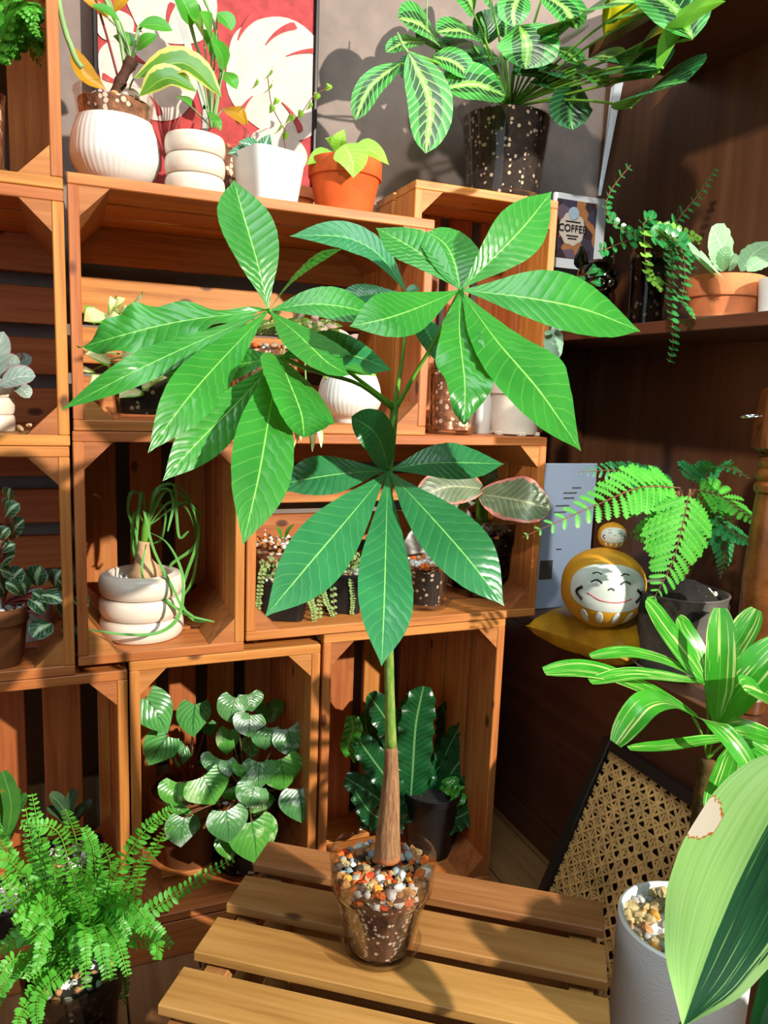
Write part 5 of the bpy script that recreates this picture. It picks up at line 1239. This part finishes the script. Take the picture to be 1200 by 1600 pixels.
HL = [(344, 383, 1080, 1130, -.3, -.02, 'pep'), (374, 408, 1078, 1112, .3, .0, 'pep'), (370, 411, 1108, 1152, -.1, -.03, 'pep'), (397, 436, 1128, 1172, -.2, -.03, 'pep'), (432, 474, 1128, 1182, .3, -.03, 'pep'), (415, 467, 1174, 1236, .2, -.05, 'pep2'), (382, 428, 1180, 1236, -.1, -.07, 'pep'), (316, 352, 1178, 1208, -.4, -.04, 'pep'), (345, 368, 1182, 1214, .3, -.06, 'pep'),
      (296, 355, 1202, 1257, .5, -.07, 'pep2'), (254, 300, 1214, 1260, -.1, -.05, 'pep2'), (372, 416, 1220, 1262, -.4, -.08, 'pep'), (443, 496, 1220, 1286, .1, -.06, 'pep'), (330, 380, 1254, 1317, .1, -.09, 'pep'), (367, 426, 1268, 1350, .2, -.085, 'pep2'), (264, 307, 1266, 1324, -.2, -.06, 'pep'), (340, 376, 1296, 1344, .1, -.07, 'pep2'), (342, 372, 1130, 1180, -.2, .0, 'pep2'), (380, 405, 1145, 1185, .2, .0, 'pep2'), (390, 425, 1238, 1275, .3, -.04, 'pep2'), (262, 305, 1252, 1275, -.3, -.02, 'pep2'), (366, 384, 1190, 1214, 0, -.07, 'pep2'), (350, 380, 1225, 1250, .2, -.03, 'pep2'), (405, 440, 1090, 1130, .3, .05, 'pep2'), (300, 340, 1235, 1262, -.3, .0, 'pep2')]
foliage(tp, c+V(0, 0, H-.002), hearts(HL), .085, 'pep', 'heart', pet='brownstem', pr=.0013, nv=14, nu=8, lobe=.13, cup=.08, N=V(.15, -1, .5), bow=.03, quilt=(5, .0012))

# ------------------------------------------------------------------ dark wavy fern in the tall crate
c = pos(668, 1372, .10, TH); H = .115; R = .052
tp = thing('wavy_fern', 'bird nest fern with dark crinkled strap leaves in a black pot', 'plant', c)
vessel('pot', c, [(R*.72, 0), (R*.75, .001), (R*.95, H*.9), (R, H*.91), (R, H)], M['black'], tp, .003, .012); obj('soil', *lathe(c+V(0, 0, H-.01), [(R*.9, 0), (R*.85, .003), (.002, .006)], 24)[:2], M['peat'], tp)
LM['nest'] = leafmat('dark_crinkled_leaf', (14, 64, 32), (22, 80, 40), (96, 140, 84), veins=24, vstr=.15, slant=.3, trans=.12, rough=.22, ribw=.06)
LM['nestlight'] = leafmat('young_crinkled_leaf', (54, 140, 40), (74, 160, 50), (140, 190, 90), veins=14, vstr=.2, trans=.2, rough=.25, ribw=.06)
W = [([(640, 1272), (645, 1200), (650, 1130), (662, 1072)], 50, 0, 'nest'), ([(645, 1272), (628, 1200), (606, 1130), (575, 1085)], 40, .03, 'nest'), ([(655, 1272), (680, 1220), (700, 1170), (722, 1130)], 30, .01, 'nest'), ([(660, 1272), (700, 1215), (730, 1170), (752, 1120)], 44, .0, 'nest'), ([(640, 1274), (610, 1225), (585, 1190), (552, 1145)], 40, -.01, 'nest'),
     ([(645, 1276), (610, 1262), (580, 1240), (540, 1215)], 38, -.02, 'nest'), ([(640, 1278), (600, 1280), (575, 1265), (555, 1235)], 34, -.04, 'nest'), ([(655, 1276), (700, 1265), (735, 1262), (762, 1238)], 38, -.03, 'nest'), ([(655, 1278), (690, 1285), (720, 1275), (740, 1262)], 34, -.04, 'nest'), ([(565, 1190), (545, 1165), (552, 1140), (548, 1118)], 26, -.02, 'nestlight'),
     ([(690, 1240), (705, 1228), (712, 1245), (700, 1232)], 26, -.03, 'nestlight'), ([(650, 1272), (655, 1180), (640, 1110), (632, 1090)], 34, .05, 'nest'), ([(660, 1272), (690, 1200), (700, 1140), (690, 1100)], 36, .06, 'nest'), ([(640, 1272), (600, 1200), (575, 1150), (570, 1110)], 36, .05, 'nest'), ([(640, 1280), (605, 1290), (580, 1280), (560, 1285)], 30, -.03, 'nest'), ([(662, 1270), (720, 1200), (745, 1190), (756, 1160)], 36, .04, 'nest')]
for i, (L, w, d, m_) in enumerate(W):
    px_leaf(tp, L, w*1.12, [.10+d*.3, .10+d*.6, .10+d, .10+d], M[m_], N=V(.1*(i % 3-1), -1, .5), shape='strap', nv=30, nu=8, ripple=(7, .006), ph=i, fold=.15)

# ------------------------------------------------------------------ bushy fern at the lower left
c = V(-.012, -.2, .004); H = onY(110, 1505, -.2)[2]-.004; R = met(76, V(c[0], c[1], H))
bf = thing('bushy_fern', 'bushy bright green sword fern at the lower left', 'plant', c)
clear_pot(bf, c, R, R*.75, H, M['darksoil'], fill=.92, collar=.22, mat=M['cleardim'], ribs=20, mound=.01); gravel(bf, c, R*.88, H*.95, 40, .007, ['pw', 'pg', 'pt'], rs, False)
LM['sword'] = leafmat('sword_fern_frond', (70, 166, 44), (100, 192, 60), (130, 190, 90), trans=.3, rough=.45, ribw=.08)
rw = random.Random(21)
FL = [[(135, 1480), (180, 1370), (225, 1300), (272, 1260)], [(138, 1480), (185, 1400), (230, 1340), (270, 1284)], [(142, 1495), (210, 1440), (285, 1390), (366, 1340)], [(120, 1470), (112, 1380), (90, 1300), (32, 1288)], [(120, 1470), (128, 1380), (118, 1310), (102, 1264)], [(125, 1470), (148, 1390), (146, 1330), (132, 1292)], [(140, 1500), (190, 1450), (230, 1445), (268, 1478)], [(140, 1500), (190, 1470), (240, 1470), (246, 1500)],
      [(110, 1475), (85, 1400), (55, 1340), (40, 1262)], [(95, 1480), (60, 1400), (20, 1350), (-25, 1340)], [(95, 1490), (50, 1430), (10, 1410), (-30, 1430)], [(95, 1500), (50, 1460), (20, 1470), (-20, 1500)], [(90, 1510), (45, 1500), (10, 1530), (-10, 1580)], [(100, 1520), (70, 1530), (40, 1570), (25, 1615)], [(115, 1520), (105, 1550), (95, 1585), (92, 1620)], [(130, 1520), (140, 1550), (150, 1585), (148, 1620)],
      [(128, 1475), (165, 1400), (172, 1350), (158, 1318)], [(110, 1470), (70, 1370), (62, 1310), (50, 1240)], [(130, 1480), (160, 1440), (180, 1430), (205, 1440)], [(105, 1480), (80, 1440), (50, 1420), (20, 1440)], [(120, 1500), (130, 1460), (150, 1440), (170, 1480)], [(110, 1500), (90, 1450), (80, 1430), (60, 1470)], [(140, 1490), (185, 1420), (210, 1390), (222, 1340)], [(100, 1475), (50, 1400), (10, 1330), (-5, 1290)],
      [(110, 1490), (100, 1420), (85, 1370), (92, 1330)], [(120, 1490), (140, 1430), (120, 1390), (110, 1350)], [(130, 1510), (160, 1500), (190, 1520), (195, 1570)], [(120, 1510), (110, 1490), (70, 1490), (40, 1530)], [(100, 1490), (70, 1470), (40, 1440), (0, 1380)], [(128, 1490), (150, 1470), (165, 1500), (170, 1560)], [(90, 1500), (60, 1510), (20, 1500), (-20, 1560)], [(115, 1500), (95, 1520), (60, 1560), (60, 1610)], [(120, 1490), (118, 1450), (140, 1420), (180, 1400)], [(105, 1490), (60, 1450), (30, 1400), (5, 1365)]]
for k in range(22):      # fill the middle of the clump
    a_ = rw.uniform(0, 6.28); q_ = rw.uniform(.5, 1); FL.append([(118+8*cos(a_), 1492), (115+55*q_*cos(a_), 1440+28*sin(a_)-20), (112+100*q_*cos(a_), 1445+62*q_*sin(a_)-22), (110+132*q_*cos(a_), 1470+95*q_*sin(a_)-10)])
for i, L in enumerate(FL):
    yo = [-.2, -.2-.03*sin(i*2.1), -.2-.06*sin(i*2.1)-.02, -.2-.08*sin(i*2.1)-.03]
    P3 = [onY(p[0], p[1], y) for p, y in zip(L, yo)]
    frond(bf, None, -.2, 20, 30, 'sword', rw, w_ratio=.46, wild=.35, ang=72, N=V(.3*sin(i), -1, .55), shape_pow=.38, lobed=False, start=.02, pts3=P3, stemmat='greenstem', droop=.05, tip_r=.2)

# ------------------------------------------------------------------ moss fern in the top left crate
c = pos(-22, 268, .075, 1.0192+TH+.0035); R = met(32, c); H = met(125, c)
saucer('clear saucer under the moss fern at the top left', c-V(0, 0, .0035), R*1.22, .014)
tp = thing('moss_fern', 'feathery moss fern spilling from a clear pot in the top left crate', 'plant', c)
clear_pot(tp, c, R, R*.8, H, M['bark'], fill=.88, collar=0)
rm = random.Random(4)
for i in range(46):
    a_ = rm.uniform(0, 6.28); e_ = rm.uniform(-.35, 1.0); L_ = rm.uniform(.06, .115); b_ = c+V(.012, -.01, H*.98+.03); e_ = .25+.75*abs(e_); d = V(cos(a_)*.9+.35, sin(a_)*.8-.3, e_); p1_ = b_+nrm(d)*L_*.6+V(0, 0, .03); p2_ = b_+nrm(d)*L_*1.1+V(0, 0, .015*e_-.005)
    p1_[1] = max(p1_[1], .005); p2_[1] = max(p2_[1], -.01); p1_[0] = min(p1_[0], -.03); p2_[0] = min(p2_[0], -.022)
    frond(tp, None, .06, 22, 12, 'sword', rm, lob=5, w_ratio=.5, ang=50, N=V(.3*cos(a_), -1, .7), shape_pow=.5, pts3=[b_, p1_, p2_], stemmat='greenstem')

# ------------------------------------------------------------------ white pot with the lady palm
YW = -.44; rc = onY(1070, 1440, YW); R = met(101, rc); c = V(rc[0], YW, .0045); H = rc[2]-c[2]
saucer('pale saucer under the white embossed pot', c-V(0, 0, .004), R*1.02, .012, M['bluewhite'])
t = NT('embossed_white'); tc_ = t.n('TexCoord'); vo = t.n('TexVoronoi'); vo.inputs['Scale'].default_value = 70; nz = t.noise(tc_.outputs['Object'], 30, 3); ad = t.n('VectorMath', operation='ADD'); t.l(tc_.outputs['Object'], ad.inputs[0]); mu = t.math('MULTIPLY', nz, .05); t.l(mu, ad.inputs[1]); t.l(ad.outputs[0], vo.inputs['Vector'])
t.set(Base_Color=lin((236, 241, 242)), Roughness=.55); wv_ = t.math('SINE', t.math('MULTIPLY', vo.outputs['Distance'], 22.)); t.bump(wv_, .10, .0012); M['emboss'] = t.m
lp = thing('lady_palm', 'striped lady palm in a white embossed cylinder pot at the lower right', 'plant', c)
vessel('embossed_pot', c, [(R*.86, 0), (R*.9, .002), (R*.985, H*.5), (R, H*.97), (R*.995, H)], M['emboss'], lp, .006, .012, 64)
gravel(lp, c, R*.90, H-.009, 100, .0098, ['pc', 'pc', 'pc', 'pt', 'pg', 'pw', 'py'], random.Random(8), True, hole=.014)
LM['palm'] = leafmat('cream_striped_palm_leaf', (46, 142, 36), (70, 168, 46), (120, 196, 80), trans=.28, rough=.3, streak=((206, 222, 140), 14, .60), ribw=.02)
M['palmtrunk'] = plain('fibrous_palm_trunk', (78, 62, 34), .9, .1, .3, .9, 220)
YPm = -.42
def P5(L, ys): return [onY(p[0], p[1], y) for p, y in zip(L, ys)]
tk = spline([V(c[0]+.005, c[1]+.01, H-.008)]+P5([(1090, 1300), (1098, 1235), (1105, 1186)], [-.41, -.405, -.40]), 24)
rr = random.Random(6); _mk('trunk', tube(tk, [met(13, tk[10])*(1+.16*rr.uniform(-1, 1)) for _ in range(24)], 12), M['palmtrunk'], lp)
top = tk[-1]
for hub in ((1082, 1119, -.45), (1102, 1066, -.42), (1119, 1124, -.43), (1150, 1150, -.42)):
    b_ = onY(hub[0], hub[1], hub[2]); _mk('petiole', tube(bez([top, (top+b_)/2+V(.004, 0, .006), b_], 10), .0016, 6), M['greenstem'], lp)
PL = [([(1090, 1120), (1045, 1095), (985, 1068), (920, 1047), (850, 1050)], 24, (-.45, -.46, -.47, -.48, -.48)), ([(1101, 1066), (1050, 1038), (985, 1020), (922, 1026)], 17, (-.42, -.43, -.44, -.44)), ([(1101, 1066), (1040, 1058), (985, 1054), (922, 1066)], 20, (-.42, -.46, -.48, -.49)), ([(1101, 1066), (1072, 1030), (1038, 985), (1008, 940)], 30, (-.42, -.42, -.42, -.42)),
      ([(1119, 1126), (1124, 1070), (1126, 1010), (1125, 950)], 46, (-.43, -.45, -.45, -.44)), ([(1110, 1068), (1132, 1035), (1160, 990), (1182, 952)], 42, (-.42, -.40, -.40, -.40)), ([(1120, 1130), (1150, 1085), (1180, 1050), (1222, 1000)], 62, (-.43, -.45, -.46, -.46)), ([(1082, 1119), (1045, 1098), (1005, 1105), (962, 1162)], 44, (-.45, -.48, -.50, -.50)),
      ([(1150, 1152), (1100, 1157), (1040, 1166), (982, 1170)], 17, (-.42, -.45, -.47, -.48)), ([(1084, 1119), (1125, 1140), (1162, 1185), (1190, 1242)], 30, (-.45, -.49, -.51, -.52)), ([(1152, 1160), (1142, 1200), (1128, 1240), (1112, 1274)], 48, (-.42, -.46, -.49, -.50)), ([(1130, 1135), (1160, 1140), (1185, 1148), (1215, 1156)], 30, (-.43, -.44, -.45, -.45)),
      ([(1230, 1110), (1210, 1100), (1190, 1090), (1164, 1080)], 28, (-.46, -.48, -.49, -.5)), ([(1110, 1066), (1140, 1060), (1160, 1052), (1178, 1046)], 17, (-.42, -.40, -.39, -.39)), ([(1100, 1062), (1088, 1020), (1070, 990), (1058, 965)], 30, (-.42, -.40, -.39, -.39)), ([(1152, 1158), (1170, 1180), (1190, 1200), (1210, 1210)], 34, (-.42, -.42, -.42, -.42)), ([(1150, 1155), (1180, 1165), (1205, 1180), (1225, 1195)], 24, (-.42, -.43, -.44, -.44))]
for L, w, ys in PL: px_leaf(lp, L, w, ys, M['palm'], shape='strap', nv=22, nu=6, fold=.22, name='leaf')

# ------------------------------------------------------------------ broad two-tone leaf in front
t = NT('two_tone_leaf'); uvn = t.n('UVMap'); sp = t.n('SeparateXYZ'); t.l(uvn.outputs[0], sp.inputs[0]); u_, v_ = sp.outputs[0], sp.outputs[1]
cx = t.n('CombineXYZ'); t.l(t.math('MULTIPLY', u_, 46.), cx.inputs[0]); t.l(t.math('MULTIPLY', v_, 2.2), cx.inputs[1]); ns = t.noise(cx.outputs[0], 1.0, 3)
pale = t.ramp(ns, [(.3, lin((140, 200, 100))), (.7, lin((172, 220, 134)))]); dark = t.ramp(ns, [(.42, lin((20, 78, 40))), (.62, lin((36, 104, 52))), (.68, lin((150, 200, 110)))])
edge_ = t.mix(t.math('GREATER_THAN', t.math('ADD', u_, t.math('MULTIPLY', ns, .25)), 1.02), dark, lin((160, 206, 120)))
col = t.mix(t.math('GREATER_THAN', t.math('ADD', u_, t.math('MULTIPLY', t.math('SUBTRACT', ns, .5), .06)), .50), pale, edge_)
dx = t.math('MULTIPLY', t.math('SUBTRACT', u_, .02), 3.4); dy = t.math('MULTIPLY', t.math('SUBTRACT', v_, .60), 9.0); dd = t.math('ADD', t.math('MULTIPLY', dx, dx), t.math('MULTIPLY', dy, dy)); dd = t.math('ADD', dd, t.math('MULTIPLY', ns, .3))
col = t.mix(t.math('LESS_THAN', dd, .42), col, lin((190, 110, 50))); col = t.mix(t.math('LESS_THAN', dd, .38), col, lin((226, 214, 190)))
t.l(col, t.b.inputs['Base Color']); t.set(Roughness=.35); tr2 = t.n('BsdfTranslucent'); t.l(col, tr2.inputs[0]); mx = t.n('MixShader'); mx.inputs[0].default_value = .25; t.l(t.b.outputs[0], mx.inputs[1]); t.l(tr2.outputs[0], mx.inputs[2]); t.l(mx.outputs[0], t.out.inputs[0]); t.bump(ns, .15, .001)
M['twotone'] = t.m
cpot = V(.452, -.668, .004); ap = thing('broad_leaf_plant', 'cast iron plant whose big half-pale half-green leaf crosses the white pot', 'plant', cpot)
vessel('pot', cpot, [(.038, 0), (.04, .002), (.05, .135), (.053, .136), (.053, .15)], M['black'], ap, .004, .012); obj('soil', *lathe(cpot+V(0, 0, .138), [(.046, 0), (.044, .003), (.002, .006)], 24)[:2], M['peat'], ap)
lb = [at(1068, 1600, .56), at(1104, 1500, .565), at(1155, 1375, .565), at(1225, 1245, .555), at(1275, 1175, .55)]
Nn = nrm(CAM-lb[2]); _mk('leaf', leaf(lb, met(190, lb[2]), Nn+V(.25, 0, .1), 'elliptic', 30, 12, fold=.16, ripple=(2, .003)), M['twotone'], ap)
_mk('petiole', tube(bez([cpot+V(0, 0, .145), (cpot+V(0, 0, .2)+lb[0])/2, lb[0]], 10), .0035, 8), M['greenstem'], ap)
for i, (tx, ty, tz, w) in enumerate(((.66, -.70, .47, .10), (.69, -.58, .42, .10), (.72, -.66, .38, .09), (.68, -.84, .49, .10), (.70, -.78, .44, .10), (.62, -.60, .40, .08), (.82, -.84, .40, .11), (.80, -.72, .30, .10), (.61, -.76, .50, .12), (.59, -.68, .44, .11))):  # unseen extra leaves, added to cast shade on the bench and white pot
    b_ = cpot+V(.06*(tx-.45), .06*(ty+.66), .2); e_ = V(tx, ty, tz); m_ = (b_+e_)/2+V(0, 0, .04)
    _mk('leaf', leaf([b_, m_, e_], w, nrm(V(-.6, -.4, .6)), 'elliptic', 22, 8, fold=.2), M['deep'], ap); _mk('petiole', tube([cpot+V(0, 0, .145), (cpot+V(0, 0, .16)+b_)/2, b_], .003, 6), M['greenstem'], ap)

# ------------------------------------------------------------------ cane panel leaning on the cabinet
TLp, TRp = onX(950, 1150, .745), onX(1122, 1264, .745); TLp[2] = TRp[2] = .299
q = onY(1030, 1400, TRp[1]); sl = (.745-q[0])/(.299-q[2]); xb_ = .745-sl*.295; xb_ = min(max(xb_, .62), .72)
cn = thing('cane_panel', 'woven cane panel in a black frame leaning against the dark cabinet', 'panel', ((.745+xb_)/2, (TLp[1]+TRp[1])/2, 0.0))
ey_ = V(0, TRp[1]-TLp[1], 0); ez_ = V(xb_-.745, 0, -.295); nn_ = -nrm(np.cross(ey_, ez_)); O_ = TLp.copy()
def cpt(a, b, n_=0.0): return O_+ey_*a+ez_*b+nn_*n_
Lw, Lh = np.linalg.norm(ey_), np.linalg.norm(ez_); bwid = .016
for a in (bwid/2/Lw, 1-bwid/2/Lw): plank('frame_rail', cpt(a, .5), ez_, nrm(ey_)*bwid, nn_*.018, M['black'], cn)
for b in (bwid/2/Lh, 1-bwid/2/Lh): plank('frame_rail', cpt(.5, b), ey_*(1-2*bwid/Lw), nrm(ez_)*bwid, nn_*.018, M['black'], cn)
M['cane'] = plain('cane_strip', (204, 164, 104), .5, .3, .15); mb = MB(); pit_ = .0185
def strip(p, q_, w, off):
    d = nrm(q_-p); sd = np.cross(d, nn_)*w/2; v = [p+sd+nn_*off, p-sd+nn_*off, q_-sd+nn_*off, q_+sd+nn_*off]; v += [x-nn_*.0007 for x in v]
    mb.add((v, [[0, 1, 2, 3], [7, 6, 5, 4], [0, 4, 5, 1], [1, 5, 6, 2], [2, 6, 7, 3], [3, 7, 4, 0]]))
mA, mB_ = bwid/Lw, bwid/Lh
n1 = int(Lw*(1-2*mA)/pit_); n2 = int(Lh*(1-2*mB_)/pit_)
for i in range(n1):
    for dd_ in (-.0024, .0024): a = mA+(1-2*mA)*(i+.5)/n1+dd_/Lw; strip(cpt(a, mB_), cpt(a, 1-mB_), .0034, .0008)
for i in range(n2):
    for dd_ in (-.0024, .0024): b = mB_+(1-2*mB_)*(i+.5)/n2+dd_/Lh; strip(cpt(mA, b), cpt(1-mA, b), .0034, 0)
W_, H_ = Lw*(1-2*mA), Lh*(1-2*mB_)
def diag(cst, sg, off):
    pts = []   # x + sg*y = cst inside the panel
    for x in (0, W_):
        y = (cst-x)*sg
        if -1e-6 <= y <= H_: pts.append((x, y))
    for y in (0, H_):
        x = cst-sg*y
        if -1e-6 <= x <= W_: pts.append((x, y))
    if len(pts) < 2: return
    pts.sort(); p, q_ = pts[0], pts[-1]
    if abs(p[0]-q_[0]) < .002: return
    strip(cpt(mA+p[0]/Lw, mB_+p[1]/Lh), cpt(mA+q_[0]/Lw, mB_+q_[1]/Lh), .0036, off)
k = pit_/2-H_*0
while k < W_+H_: diag(k, 1, .0016); k += pit_
k = -H_+pit_/2
while k < W_: diag(k, -1, .0022); k += pit_
o = mb.build('cane_weave', M['cane'], cn, smooth=False); o['kind'] = 'stuff'
plank('backing', cpt(.5, .5, -.0065), ez_*(1-2*mB_), ey_*(1-2*mA), nn_*.002, M['darkpot'], cn)
